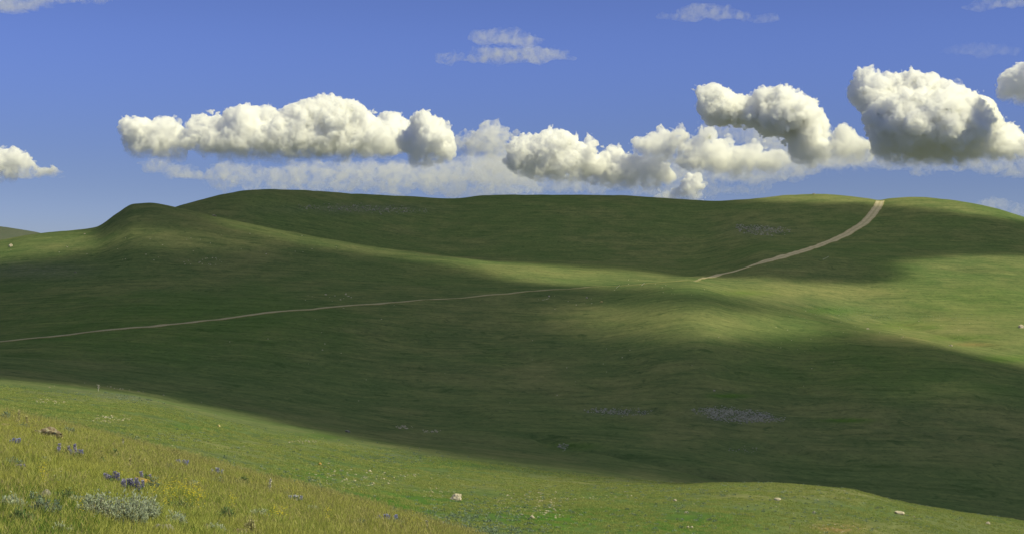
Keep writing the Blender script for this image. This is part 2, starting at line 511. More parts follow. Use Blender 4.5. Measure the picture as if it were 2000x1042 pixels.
def ribbon(name, px, width_at, dmin, mat, label):
    P = np.array([tuple(at(x, y, dmin)) for x, y in px])
    # smooth resample on the ground plane
    s = np.concatenate([[0], np.cumsum(np.hypot(np.diff(P[:, 0]), np.diff(P[:, 1])))])
    q = np.linspace(0, s[-1], int(s[-1] / 1.6))
    cx, cy_ = pchip(s, P[:, 0], q), pchip(s, P[:, 1], q)
    for _ in range(12):
        cx[1:-1] = (cx[:-2] + 2 * cx[1:-1] + cx[2:]) / 4
        cy_[1:-1] = (cy_[:-2] + 2 * cy_[1:-1] + cy_[2:]) / 4
    tx, ty = np.gradient(cx), np.gradient(cy_)
    L = np.hypot(tx, ty); nx, ny = -ty / L, tx / L
    w = width_at(CX + F * cx / cy_) * (1 + 0.10 * perlin2(q / 9, q * 0 + 3))
    w = w * np.where((q / s[-1] > 0), 1, 1)
    prof = np.array([-1.08, -0.98, -0.7, -0.42, -0.15, 0.15, 0.42, 0.7, 0.98, 1.08])
    lift = np.array([-0.25, 0.10, 0.15, 0.09, 0.15, 0.15, 0.09, 0.15, 0.10, -0.25])
    vx = cx[:, None] + nx[:, None] * prof * w[:, None] / 2
    vy = cy_[:, None] + ny[:, None] * prof * w[:, None] / 2
    vz = height(vx, vy) + lift
    n, k = vx.shape
    i0 = (np.arange(n - 1)[:, None] * k + np.arange(k - 1)[None, :]).ravel()
    me = mesh_from(name, np.stack([vx, vy, vz], -1).reshape(-1, 3), np.stack([i0, i0 + k, i0 + k + 1, i0 + 1], 1))
    fattr(me, "across", np.broadcast_to(prof, (n, k)))
    fattr(me, "worn", np.broadcast_to(np.interp(CX + F * cx / cy_, [0, 1000, 1150, 1290, 1362, 1380], [0.75, 0.65, 0.55, 0.3, 0.3, 1.0])[:, None], (n, k)))
    return tag(new_obj(name, me, mat=mat), label, kind="structure")


M_ROAD = road_material()
road_px = [(-140, 684), (0, 667), (120, 655), (250, 641), (350, 632), (440, 622), (560, 607), (640, 600), (730, 594), (860, 584), (1000, 573), (1060, 567), (1130, 563), (1200, 559),
           (1260, 555), (1320, 549), (1375, 543), (1420, 533), (1450, 525), (1500, 509), (1540, 498), (1580, 486), (1630, 468), (1660, 453), (1690, 434), (1708, 413), (1717, 399), (1719, 393)]
road = ribbon("dirt_road", road_px, lambda t: np.interp(t, [0, 1000, 1300, 1368, 1392, 1500, 1720], [2.6, 2.2, 1.1, 1.3, 4.4, 5.2, 5.7]), 250, M_ROAD, "pale dirt road crossing the hillside and climbing to the crest")

#@@PART2
# ---------------------------------------------------------------- overhead clouds that shade the hills
HC = 360.0                                   # height of their base above the camera


def inside(poly, x, y):
    p = np.array(poly, float); q = np.roll(p, -1, 0)
    r = np.zeros(x.shape, bool)
    for (x0, y0), (x1, y1) in zip(p, q):
        if y0 == y1:
            continue
        c = (y0 > y) != (y1 > y)
        r ^= c & (x < (x1 - x0) * (y - y0) / (y1 - y0) + x0)
    return r


def gblur(a, sx, sy):
    for ax, s in ((1, sx), (0, sy)):
        if s < 0.3:
            continue
        n = int(s * 3) + 1
        k = np.exp(-0.5 * (np.arange(-n, n + 1) / s) ** 2); k /= k.sum()
        pad = [(0, 0), (0, 0)]; pad[ax] = (n, n)
        p = np.pad(a, pad, mode='edge'); o = np.zeros_like(a)
        for i, w in enumerate(k):
            o += w * (p[:, i:i + a.shape[1]] if ax else p[i:i + a.shape[0]])
        a = o
    return a


RX = np.arange(-700, 2900, 4.0); RY = np.arange(350, 1100, 2.0)
rx, ry = np.meshgrid(RX, RY)


def sun_patch(poly, v, sx, sy):
    return v * gblur(inside(poly, rx, ry).astype(float), sx / 4.0, sy / 2.0)


lit_far = np.maximum.reduce([
    sun_patch([(-700, 440), (60, 452), (190, 444), (250, 452), (320, 460), (200, 476), (90, 505), (-700, 540)], 0.85, 34, 8),
    sun_patch([(150, 446), (330, 446), (480, 462), (560, 470), (520, 488), (250, 482), (150, 480)], 0.34, 44, 9),
    sun_patch([(395, 414), (460, 430), (640, 466), (800, 491), (1000, 514), (1000, 535), (860, 512), (700, 492), (560, 470), (440, 440)], 0.6, 16, 5),
    sun_patch([(880, 496), (1000, 514), (1200, 527), (1330, 539), (1500, 546), (1700, 556), (1780, 540), (1740, 515), (1850, 500), (2900, 490), (2900, 900), (2000, 712), (1900, 690), (1800, 668),
               (1700, 645), (1610, 622), (1540, 604), (1400, 584), (1280, 568), (1160, 560), (1000, 546), (900, 520)], 1.0, 14, 3.5),
    sun_patch([(1400, 384), (1480, 391), (1560, 394), (1700, 398), (1790, 404), (1900, 419), (2000, 432), (2900, 600), (2900, 340), (1400, 340)], 1.0, 16, 2.5),
    sun_patch([(1130, 612), (1220, 594), (1400, 600), (1640, 618), (1700, 640), (1660, 652), (1560, 662), (1420, 668), (1260, 656)], 1.0, 80, 13),
    sun_patch([(1780, 755), (1990, 760), (1960, 785), (1800, 780)], 0.35, 40, 12),
])
dark_tongue = sun_patch([(1180, 562), (1330, 566), (1500, 582), (1640, 606), (1600, 618), (1480, 604), (1330, 592), (1200, 582)], 0.45, 20, 5)
streak = perlin2(rx / 130 + 0.3 * ry / 40, ry / 9.0) + 0.6 * perlin2(rx / 60, ry / 5.0 + 9)
lit_far = np.clip(lit_far * (1 - dark_tongue) * (1.0 + 0.22 * streak * ((ry > 480) & (ry < 690))), 0, 1)
lit_near = sun_patch([(-700, 650), (0, 741), (200, 757), (300, 770), (450, 803), (600, 836), (700, 858), (850, 890), (1000, 921), (1150, 940), (1300, 952), (2900, 1010), (2900, 1400), (-700, 1400)], 1.0, 8, 3)
soft_near = sun_patch([(-700, 650), (0, 738), (200, 755), (300, 769), (450, 803), (600, 836), (700, 855), (850, 884), (1000, 912), (1150, 932), (1300, 946), (2900, 1010), (2900, 1400), (-700, 1400)], 1.0, 24, 11)
lit_near = np.where(rx < 700, lit_near, np.where(rx > 1000, soft_near, lit_near + (soft_near - lit_near) * np.clip((rx - 700) / 300, 0, 1)))


def look(A, X, Y):
    fi = np.clip((Y - RY[0]) / 2.0, 0, len(RY) - 1.01); fj = np.clip((X - RX[0]) / 4.0, 0, len(RX) - 1.01)
    i, j = fi.astype(int), fj.astype(int); a, b = fi - i, fj - j
    return (A[i, j] * (1 - b) + A[i, j + 1] * b) * (1 - a) + (A[i + 1, j] * (1 - b) + A[i + 1, j + 1] * b) * a


step = 4.0
px_, py_ = np.meshgrid(np.arange(-420, 1150, step), np.arange(-330, 1050, step))
gx, gy = px_.copy(), py_.copy()
for _ in range(7):
    zz = height(gx, np.maximum(gy, 5))
    t = (HC - zz) / SUN.z
    gx, gy = px_ - SUN.x * t, py_ - SUN.y * t
gys = np.maximum(gy, 5.0)
gz = height(gx, gys)
pX, pY = CX + F * gx / gys, CY - F * gz / gys
u_ = np.interp(gx / gys, U, np.arange(len(U))).astype(int)
d_mound, d_valley, d_knoll = KD[6][u_], KD[7][u_], KD[10][u_]
lit = np.where(gys < d_valley + 25, look(lit_near, pX, pY), look(lit_far, pX, pY))
lit = np.where((gys < d_mound + 8) & (pX > 1250), 1.0, lit)
lit = np.where((gys > d_mound + 12) & (gys < d_valley + 60) & (pX > 1420), 0.0, lit)
lit = np.where((gys > d_knoll + 25) & (pX < 980), 0.0, lit)
lit = np.where(gys < 80, 1.0, lit)
# beyond the picture the cloud breaks up
wild = np.clip(0.5 + 1.1 * perlin2(px_ / 170, py_ / 170) + 0.5 * perlin2(px_ / 60, py_ / 60), 0, 1)
outside = sstep(0.44, 0.62, np.abs(gx / gys)) * sstep(130, 240, np.hypot(gx, gy))
lit = lit * (1 - outside) + wild * outside
lit = np.maximum(lit, sstep(1150, 1350, gy))
lit = np.clip(gblur(lit, 1.0, 1.0), 0, 1)
rag = 0.5 + 0.5 * perlin2(px_ / 22, py_ / 22) + 0.3 * perlin2(px_ / 9, py_ / 9)
edge = lit * (1 - lit) * 4
cover = np.clip(1 - lit + edge * (rag - 0.5) * 0.35, 0, 1)
cover[0, :] = cover[-1, :] = cover[:, 0] = cover[:, -1] = 0
thick = cover * (7 + 8 * (0.5 + 0.5 * perlin2(px_ / 90, py_ / 90)) + 5 * np.abs(perlin2(px_ / 30, py_ / 30)))
under = -5 * np.sqrt(cover) + 3 * perlin2(px_ / 45, py_ / 45) * cover
alpha = 1 - np.sqrt(np.clip(1 - cover, 0, 1))            # two skins, each passes sqrt of what the cloud passes


def deck_material():
    m = NT("cloud_deck")
    a = m.attr("cover")
    tr = m.n("ShaderNodeBsdfTransparent").outputs[0]
    df = m.n("ShaderNodeBsdfDiffuse"); df.inputs["Color"].default_value = (0.95, 0.95, 0.95, 1)
    tl = m.n("ShaderNodeBsdfTranslucent"); tl.inputs["Color"].default_value = (0.95, 0.95, 0.95, 1)
    mx = m.n("ShaderNodeMixShader"); mx.inputs[0].default_value = 0.9
    m.t.links.new(df.outputs[0], mx.inputs[1]); m.t.links.new(tl.outputs[0], mx.inputs[2])
    m2 = m.n("ShaderNodeMixShader")
    m.put(m2.inputs[0], a)
    m.t.links.new(tr, m2.inputs[1]); m.t.links.new(mx.outputs[0], m2.inputs[2])
    return m.surf(m2.outputs[0])


n1, n2 = px_.shape
top = np.stack([px_, py_, HC + thick], -1).reshape(-1, 3)
bot = np.stack([px_, py_, HC + under], -1).reshape(-1, 3)
cell = (cover[:-1, :-1] + cover[1:, :-1] + cover[:-1, 1:] + cover[1:, 1:]).ravel() > 0.02
i0 = (np.arange(n1 - 1)[:, None] * n2 + np.arange(n2 - 1)[None, :]).ravel()[cell]
qt = np.stack([i0, i0 + 1, i0 + n2 + 1, i0 + n2], 1)
qb = np.stack([i0, i0 + n2, i0 + n2 + 1, i0 + 1], 1) + n1 * n2
used = np.unique(np.concatenate([qt.ravel(), qb.ravel()]))
remap = np.full(2 * n1 * n2, -1); remap[used] = np.arange(len(used))
deck_me = mesh_from("overhead_clouds", np.concatenate([top, bot])[used], np.concatenate([remap[qt], remap[qb]]))
fattr(deck_me, "cover", np.concatenate([alpha.ravel(), alpha.ravel()])[used])
deck = tag(new_obj("overhead_clouds", deck_me, mat=deck_material()), "broken low clouds overhead that shade the hills", kind="stuff")

# ---------------------------------------------------------------- the cumulus clouds in the sky
def cloud_core_material():
    m = NT("cloud_core")
    df = m.n("ShaderNodeBsdfDiffuse"); df.inputs["Color"].default_value = (0.70, 0.70, 0.62, 1)
    return m.surf(df.outputs[0])


def cloud_vapour(name, density, k, thin=0.0, shade=0.991):
    """water droplets: thinner towards the base and broken up by small eddies; k is metres per pixel of the photograph"""
    m = NT(name)
    p = m.objco()
    z = m.n("ShaderNodeSeparateXYZ"); m.put(z.inputs[0], p)
    up = m.ramp(z.outputs[2], -6 * k, 70 * k, 0.10, 1.5) if thin == 0.0 else 1.0
    rag = m.math('MULTIPLY', m.ramp(z.outputs[2], 0.0, 50 * k, 1.0, 0.0), 0.09 if thin == 0.0 else 0.0)
    eddy = m.ramp(m.math('SUBTRACT', m.noise(p, 1 / (18 * k), 6, 0.68, 0.6), rag), 0.36 + thin, 0.60 + thin, 0.0, 1.0)
    d = m.math('MULTIPLY', m.math('MULTIPLY', up, eddy), density)
    v = m.n("ShaderNodeVolumeScatter")
    v.inputs["Color"].default_value = (shade, shade, shade * 0.990, 1)
    m.put(v.inputs["Density"], d)
    v.inputs["Anisotropy"].default_value = 0.1
    m.t.links.new(v.outputs[0], m.out.inputs["Volume"])
    m.mat.cycles.volume_step_rate = 0.25
    return m.mat


M_CORE = cloud_core_material()


def surface_nets(Fd, org, h):
    """closed surface where Fd changes sign; Fd < 0 inside"""
    S = Fd < 0
    nx, ny, nz = Fd.shape
    c = np.zeros((nx - 1, ny - 1, nz - 1), np.int8)
    for a in (0, 1):
        for b in (0, 1):
            for d in (0, 1):
                c += S[a:nx - 1 + a, b:ny - 1 + b, d:nz - 1 + d]
    act = (c > 0) & (c < 8)
    idx = np.full(c.shape, -1, np.int64)
    I = np.argwhere(act)
    idx[act] = np.arange(len(I))
    acc = np.zeros((len(I), 3)); cnt = np.zeros(len(I))
    cor = [(a, b, d) for a in (0, 1) for b in (0, 1) for d in (0, 1)]
    for p in range(8):
        for q in range(p + 1, 8):
            A, B = np.array(cor[p]), np.array(cor[q])
            if np.abs(A - B).sum() != 1:
                continue
            fa = Fd[I[:, 0] + A[0], I[:, 1] + A[1], I[:, 2] + A[2]]
            fb = Fd[I[:, 0] + B[0], I[:, 1] + B[1], I[:, 2] + B[2]]
            x = (fa < 0) != (fb < 0)
            t = np.where(x, fa / np.where(x, fa - fb, 1), 0)
            acc += np.where(x[:, None], A + (B - A) * t[:, None], 0)
            cnt += x
    V = (I + acc / cnt[:, None]) * h + org
    quads = []
    for ax in range(3):
        sl0 = [slice(None)] * 3; sl1 = [slice(None)] * 3
        sl0[ax] = slice(0, -1); sl1[ax] = slice(1, None)
        E = S[tuple(sl0)] != S[tuple(sl1)]
        o1, o2 = [(1, 2), (2, 0), (0, 1)][ax]
        P = np.argwhere(E)
        P = P[(P[:, o1] > 0) & (P[:, o2] > 0) & (P[:, o1] < Fd.shape[o1] - 1) & (P[:, o2] < Fd.shape[o2] - 1)]
        def g(d1, d2):
            Q = P.copy(); Q[:, o1] -= d1; Q[:, o2] -= d2
            return idx[Q[:, 0], Q[:, 1], Q[:, 2]]
        q = np.stack([g(1, 1), g(0, 1), g(0, 0), g(1, 0)], 1)
        inn = S[P[:, 0], P[:, 1], P[:, 2]]
        quads.append(np.where(inn[:, None], q, q[:, ::-1]))
    return V, np.concatenate(quads)


def cloud(puffs, base, dist, name, label, cell=2.1, soft=1.0, inset=20.0, sprout=13, grow=1.20, rough=1.0, core=True, seed=0, flat=1.0, group=None, kind=None, deep=1.0):
    """puffs are (X, Y, radius) as seen; the cloud is built at its own distance in metres"""
    r = np.random.default_rng(seed + 100)
    k = dist / F                                            # metres per photograph pixel there
    P = np.array([(p[0], p[1], p[2], p[3] if len(p) > 3 else p[2] * flat) for p in puffs], float)
    C = np.stack([(P[:, 0] - CX), r.uniform(-0.5, 0.5, len(P)) * P[:, 3] * deep, (CY - P[:, 1])], 1)
    P[:, 2:] *= grow
    E = np.stack([P[:, 2], np.minimum(P[:, 2], P[:, 3] * 1.6) * deep, P[:, 3]], 1)
    big = np.ones(len(C), bool)
    kids, kr = [], []                                       # each heap carries smaller heaps
    if sprout:
        for c, e in zip(C, E):
            for _ in range(sprout):
                v = r.normal(size=3); v /= np.linalg.norm(v)
                v[2] = abs(v[2]) * 0.9 - 0.15
                v[1] = -abs(v[1]) if r.random() < 0.75 else v[1]
                q = e[2] * r.uniform(0.16, 0.42)
                kids.append(c + v * (e - q * 0.55)); kr.append([q * r.uniform(1, 1.3), q, q * r.uniform(0.8, 1.1)])
        C = np.concatenate([C, np.array(kids)]); E = np.concatenate([E, np.array(kr)])
        big = np.arange(len(C)) < len(P)
    mg = 16
    lo = (C - E).min(0) - mg; hi = (C + E).max(0) + mg
    zb = CY - base - (7 if core else 0)
    lo[2] = max(lo[2], zb - mg)
    n = np.ceil((hi - lo) / cell).astype(int) + 1
    ax = [lo[i] + cell * np.arange(n[i]) for i in range(3)]
    Fd = np.full(n, 60.0)
    for c, e, bg in zip(C, E, big):                         # smooth union
        b0 = [max(0, int((c[i] - e[i] - 26 - lo[i]) / cell)) for i in range(3)]
        b1 = [min(n[i], int((c[i] + e[i] + 26 - lo[i]) / cell) + 2) for i in range(3)]
        if min(b1[i] - b0[i] for i in range(3)) < 2:
            continue
        s = tuple(slice(b0[i], b1[i]) for i in range(3))
        qx, qy, qz = (ax[0][s[0]][:, None, None] - c[0]) / e[0], (ax[1][s[1]][None, :, None] - c[1]) / e[1], (ax[2][s[2]][None, None, :] - c[2]) / e[2]
        k0 = np.sqrt(qx ** 2 + qy ** 2 + qz ** 2)
        k1 = np.sqrt((qx / e[0]) ** 2 + (qy / e[1]) ** 2 + (qz / e[2]) ** 2)
        d = np.minimum(k0 * (k0 - 1) / np.maximum(k1, 1e-6), 60)
        kk = 3.0 + e[2] * (0.28 if bg else 0.05)
        hh = np.clip(0.5 + 0.5 * (Fd[s] - d) / kk, 0, 1)
        Fd[s] = Fd[s] * (1 - hh) + d * hh - kk * hh * (1 - hh)
    zz = ax[2][None, None, :] - zb
    Fd = np.maximum(Fd, -zz * 0.8)
    near = np.argwhere(np.abs(Fd) < 22)
    pt = np.stack([ax[i][near[:, i]] for i in range(3)], 1) + r.uniform(-900, 900, 3)
    low = sstep(0, 34, ax[2][near[:, 2]] - zb)
    wav = perlin3(pt / 75) * 8 + perlin3(pt / 34 + 5) * 10
    bil = np.abs(perlin3(pt / 25)) * 12 + np.abs(perlin3(pt / 13 + 7)) * 12 + np.abs(perlin3(pt / 7.0 + 3)) * 8 - 10
    fray = (perlin3(pt / 30) * 9 + perlin3(pt / 12) * 5)
    Fd[near[:, 0], near[:, 1], near[:, 2]] -= rough * (wav + bil * (0.35 + 0.65 * low) + fray * (1 - low) * 0.8)
    Fd[0] = Fd[-1] = 30; Fd[:, 0] = Fd[:, -1] = 30; Fd[:, :, 0] = Fd[:, :, -1] = 30
    org = np.array([C[0, 0] * k, dist, zb * k])
    root = empty(name, tuple(org))
    tag(root, label, "cloud", group, kind)
    off = np.array([C[0, 0], 0, zb])
    V, Q = surface_nets(Fd, lo - off, cell)
    nm = "vapour"
    new_obj(nm, mesh_from(nm, V * k, Q), root, cloud_vapour("cloud_vapour", soft / ((5.2 if core else 4.2) * k), k, 0.0 if core else 0.05))
    if core:
        V, Q = surface_nets(Fd + inset + 34 * (1 - sstep(22, 95, ax[2] - zb))[None, None, :], lo - off, cell)
        if len(V):
            lab = np.arange(len(V))
            while True:
                new = lab.copy(); mn = lab[Q].min(1)
                for c_ in range(4):
                    np.minimum.at(new, Q[:, c_], mn)
                new = new[new]
                if (new == lab).all():
                    break
                lab = new
            main = np.bincount(lab).argmax()
            keep = lab == main; rm_ = np.cumsum(keep) - 1
            Q = rm_[Q[keep[Q[:, 0]]]]; V = V[keep]
            new_obj("core", mesh_from("core", V * k, Q), root, M_CORE)
    return root


G1 = "cumulus clouds above the hills"
cloud([(305, 282, 55, 24), (270, 258, 30), (318, 260, 32), (300, 285, 36), (345, 290, 22), (262, 282, 20)], 306, 8000, "cumulus_cloud", "small two-humped white cloud at the west end of the long cloud bank", seed=1, group=G1)
cloud([(560, 282, 190, 28), (395, 262, 28), (430, 264, 34), (480, 250, 38), (520, 242, 32), (590, 252, 46), (625, 228, 38), (665, 240, 42), (700, 258, 42), (735, 278, 36), (560, 283, 42), (470, 283, 34), (640, 283, 46), (420, 286, 28)],
      308, 8000, "cumulus_cloud", "widest heaped white cloud with a flat base over the dark hill", seed=2, group=G1)
cloud([(765, 268, 45, 32), (760, 250, 28), (740, 262, 26), (785, 262, 24)], 318, 9000, "cumulus_cloud", "pale cloud shoulder behind the widest heaped cloud", seed=3, group=G1)
cloud([(800, 275, 24), (826, 247, 28), (846, 272, 36), (862, 292, 24), (820, 300, 28)], 324, 7700, "cumulus_cloud", "upright rounded cloud tower just east of the widest cloud", seed=4, group=G1)
cloud([(950, 290, 52, 18), (905, 285, 20), (930, 288, 24), (952, 250, 10), (972, 250, 16), (985, 265, 15), (1008, 258, 9), (960, 290, 24)], 316, 8600, "cumulus_cloud", "thin ragged cloud with two small horns", seed=5, soft=0.3, inset=15, group=G1)
cloud([(1085, 320, 85, 28), (1025, 302, 30), (1062, 296, 32), (1100, 290, 30), (1148, 284, 15), (1138, 300, 22), (1060, 322, 28), (1105, 325, 34)], 352, 8200, "cumulus_cloud", "heaped cloud low over the middle of the ridge", seed=6, group=G1)
cloud([(1225, 342, 85, 22), (1190, 315, 24), (1230, 335, 31), (1280, 342, 26), (1205, 340, 28), (1160, 338, 24)], 366, 8400, "cumulus_cloud", "low broad cloud nearly touching the long dark ridge", seed=7, group=G1)
cloud([(1295, 290, 48, 20), (1285, 275, 22), (1320, 272, 20), (1258, 285, 18), (1328, 297, 18), (1296, 298, 24)], 318, 8300, "cumulus_cloud", "small bumpy cloud above the low broad cloud", seed=8, soft=0.8, group=G1)
cloud([(1350, 366, 20), (1318, 379, 18), (1368, 380, 13), (1290, 388, 14)], 398, 11000, "cumulus_cloud", "little bright cloud peeking over the ridge where the crest dips", seed=9, group=G1)
cloud([(1430, 215, 55, 26), (1530, 225, 58, 38), (1578, 268, 36, 52), (1480, 230, 40, 20), (1384, 192, 24), (1402, 206, 29), (1366, 182, 11), (1440, 217, 24), (1490, 196, 24), (1525, 206, 34), (1558, 226, 30), (1570, 262, 30), (1592, 296, 26), (1545, 250, 26)], 330, 8000, "cumulus_cloud",
      "arched white cloud that curls down toward the road crest", seed=10, group=G1)
cloud([(1430, 318, 95, 22), (1380, 268, 18), (1370, 300, 26), (1408, 300, 26), (1460, 308, 27), (1500, 322, 22), (1474, 288, 15), (1440, 330, 18), (1425, 275, 14)], 352, 8600, "cumulus_cloud", "ragged grey-white cloud under the arched cloud", seed=11, soft=0.5, inset=15, group=G1)
cloud([(1668, 294, 45, 22), (1650, 268, 20), (1668, 290, 26), (1638, 296, 20), (1695, 296, 20)], 320, 7800, "cumulus_cloud", "small soft cloud tucked against the tallest cloud", seed=12, soft=0.5, inset=15, group=G1)
cloud([(1820, 248, 105, 62), (1940, 290, 60, 24), (1690, 155, 20), (1684, 182, 25), (1720, 192, 31), (1760, 188, 40), (1802, 188, 40), (1840, 212, 37), (1740, 230, 46), (1800, 245, 56), (1860, 250, 41), (1910, 268, 27), (1950, 272, 31), (1985, 285, 26), (1740, 280, 36),
       (1800, 285, 42), (1880, 287, 36)], 320, 7400, "cumulus_cloud", "tallest towering cumulus east of the road crest", seed=13, group=G1)
cloud([(1985, 162, 27), (2012, 166, 38), (1964, 182, 16), (2060, 175, 30)], 206, 7000, "cumulus_cloud", "white cloud cut off by the frame beside the tallest tower", seed=14, group=G1)
cloud([(15, 336, 95, 14), (20, 312, 16), (52, 326, 23), (0, 325, 30), (-50, 322, 32), (80, 335, 12)], 350, 8000, "cumulus_cloud", "separate small cloud low over the far blue-green hill", seed=15, group=G1)
G2 = "thin stretched clouds"
W = dict(core=False, sprout=0, deep=1.3, group=G2)
cloud([(470, 335, 60, 16), (520, 345, 110, 18), (640, 338, 130, 20), (760, 336, 120, 22), (870, 340, 120, 26), (960, 335, 80, 30), (560, 362, 120, 12), (800, 364, 220, 14), (940, 368, 120, 12)], 390, 13000, "stratus_cloud",
      "long flat grey-blue cloud layer along the dark ridge", seed=16, soft=0.13, cell=2.8, rough=1.35, **W)
cloud([(1120, 352, 150, 22), (1250, 330, 110, 30), (1380, 335, 130, 26), (1500, 322, 110, 26), (1600, 312, 90, 22), (1000, 320, 70, 28), (1340, 370, 120, 14)], 392, 12000, "stratus_cloud",
      "hazy low cloud layer behind the heaped clouds of mid sky", seed=26, soft=0.085, cell=2.8, rough=1.35, **W)
cloud([(1500, 265, 60, 34), (1430, 255, 60, 20), (1560, 300, 60, 26), (1640, 305, 50, 22)], 345, 10500, "stratus_cloud", "faint bluish veil of cloud inside the arched cloud", seed=27, soft=0.07, cell=2.6, rough=1.3, **W)
cloud([(1820, 318, 150, 14), (1950, 320, 90, 16), (1720, 316, 80, 12)], 345, 9500, "stratus_cloud", "thin blue-grey layer under the tallest towering cumulus", seed=28, soft=0.10, cell=2.6, rough=1.2, **W)
cloud([(1950, 400, 40, 12), (1990, 410, 40, 10)], 430, 13000, "stratus_cloud", "faint cloud low behind the falling east end of the crest", seed=29, soft=0.07, rough=0.9, **W)
cloud([(975, 72, 55, 15), (1010, 78, 45, 11), (950, 66, 28, 10)], 92, 5200, "stratus_cloud", "upper wisp of the pair high in mid sky", seed=17, soft=0.075, rough=0.75, **W)
cloud([(885, 114, 26, 8), (985, 106, 55, 17), (1050, 108, 55, 12), (1010, 114, 100, 8)], 130, 5200, "stratus_cloud", "lower and longer wisp of the pair high in mid sky", seed=18, soft=0.10, rough=0.8, **W)
cloud([(1385, 22, 55, 14), (1350, 32, 60, 8), (1420, 32, 40, 8)], 44, 5000, "stratus_cloud", "larger faint wisp at the upper edge of the sky", seed=19, soft=0.065, rough=0.75, **W)
cloud([(1490, 36, 26, 8)], 46, 5000, "stratus_cloud", "smallest faint wisp beside the larger one", seed=20, soft=0.04, rough=0.5, **W)
cloud([(0, 0, 90, 20), (90, -4, 110, 12), (170, -6, 60, 7)], 24, 5000, "stratus_cloud", "grey wedge of cloud in the upper corner of the sky", seed=21, soft=0.08, rough=0.7, **W)
cloud([(1930, 96, 60, 12), (1890, 98, 40, 8)], 112, 5600, "stratus_cloud", "very faint wisp above the tallest cumulus", seed=22, soft=0.02, rough=0.7, **W)
cloud([(1915, 14, 30, 8), (1980, 4, 60, 12)], 24, 5000, "stratus_cloud", "pale wisp in the corner above the tallest cumulus", seed=23, soft=0.05, rough=0.7, **W)
cloud([(1873, 172, 10, 16), (1880, 188, 14, 12)], 206, 7400, "stratus_cloud", "small upright shred of cloud beside the tallest tower", seed=24, soft=0.2, rough=0.8, **W)
cloud([(330, 328, 50, 10), (365, 340, 30, 10), (300, 320, 35, 8)], 352, 9000, "stratus_cloud", "hazy shred of cloud below the two-humped cloud", seed=25, soft=0.14, rough=0.8, **W)

#@@PART3
# ---------------------------------------------------------------- grass
def blade_material(name, low, high, tipc, spread=0.35, trans=0.35):
    m = NT(name)
    rnd = m.n("ShaderNodeObjectInfo").outputs["Random"]
    tip = m.attr("tip")
    patch = m.noise(m.pos(), 0.35, 3, 0.6)
    c = m.mix(m.ramp(rnd, 0.1, 0.9), low, high)
    c = m.mix(m.ramp(patch, 0.42, 0.62, 0, spread), c, m.mix(1.0, c, (0.66, 0.95, 0.7), 'MULTIPLY'))
    c = m.mix(m.ramp(tip, 0.35, 1.0, 0, 0.85), c, tipc)
    b = m.bsdf(c, 0.7, None, 0.25)
    t = m.n("ShaderNodeBsdfTranslucent"); m.put(t.inputs["Color"], c)
    mx = m.n("ShaderNodeMixShader"); mx.inputs[0].default_value = trans
    m.t.links.new(b, mx.inputs[1]); m.t.links.new(t.outputs[0], mx.inputs[2])
    return m.surf(mx.outputs[0])


def tuft_mesh(name, n, h, spread, width, lean, seed, head=0.0, hvar=0.4):
    r = np.random.default_rng(seed)
    V, T, Fq, Ft = [], [], [], []
    for _ in range(n):
        a, rad = r.uniform(0, 6.283), spread * math.sqrt(r.random())
        bx, by = rad * math.cos(a), rad * math.sin(a)
        la = r.uniform(0, 6.283); L = lean * r.uniform(0.3, 1.2)
        hh = h * r.uniform(1 - hvar, 1.1)
        fa = r.uniform(0, 3.1416); wx, wy = math.cos(fa) * width / 2, math.sin(fa) * width / 2
        k = len(V)
        for t, w in ((0, 1.0), (0.5, 0.8)):
            ox, oy = bx + math.cos(la) * L * hh * t * t, by + math.sin(la) * L * hh * t * t
            V += [(ox - wx * w, oy - wy * w, hh * t - (0.03 if t == 0 else 0)), (ox + wx * w, oy + wy * w, hh * t - (0.03 if t == 0 else 0))]
            T += [t, t]
        ox, oy = bx + math.cos(la) * L * hh, by + math.sin(la) * L * hh
        V.append((ox, oy, hh)); T.append(1.0)
        Fq.append((k, k + 1, k + 3, k + 2)); Ft.append((k + 2, k + 3, k + 4))
        if head and r.random() < head:
            q = len(V); s = width * 1.5
            tx, ty = math.cos(la) * L * hh, math.sin(la) * L * hh
            V += [(ox - tx * 0.30, oy - ty * 0.30, hh * 0.80), (ox + wx * 2.6, oy + wy * 2.6, hh * 0.92), (ox + tx * .1, oy + ty * .1, hh * 1.08), (ox - wx * 2.6, oy - wy * 2.6, hh * 0.92)]
            T += [1, 1, 1, 1]
            Fq.append((q, q + 1, q + 2, q + 3))
    me = mesh_from(name, V, [Fq, Ft], smooth=False)
    fattr(me, "tip", T)
    return me


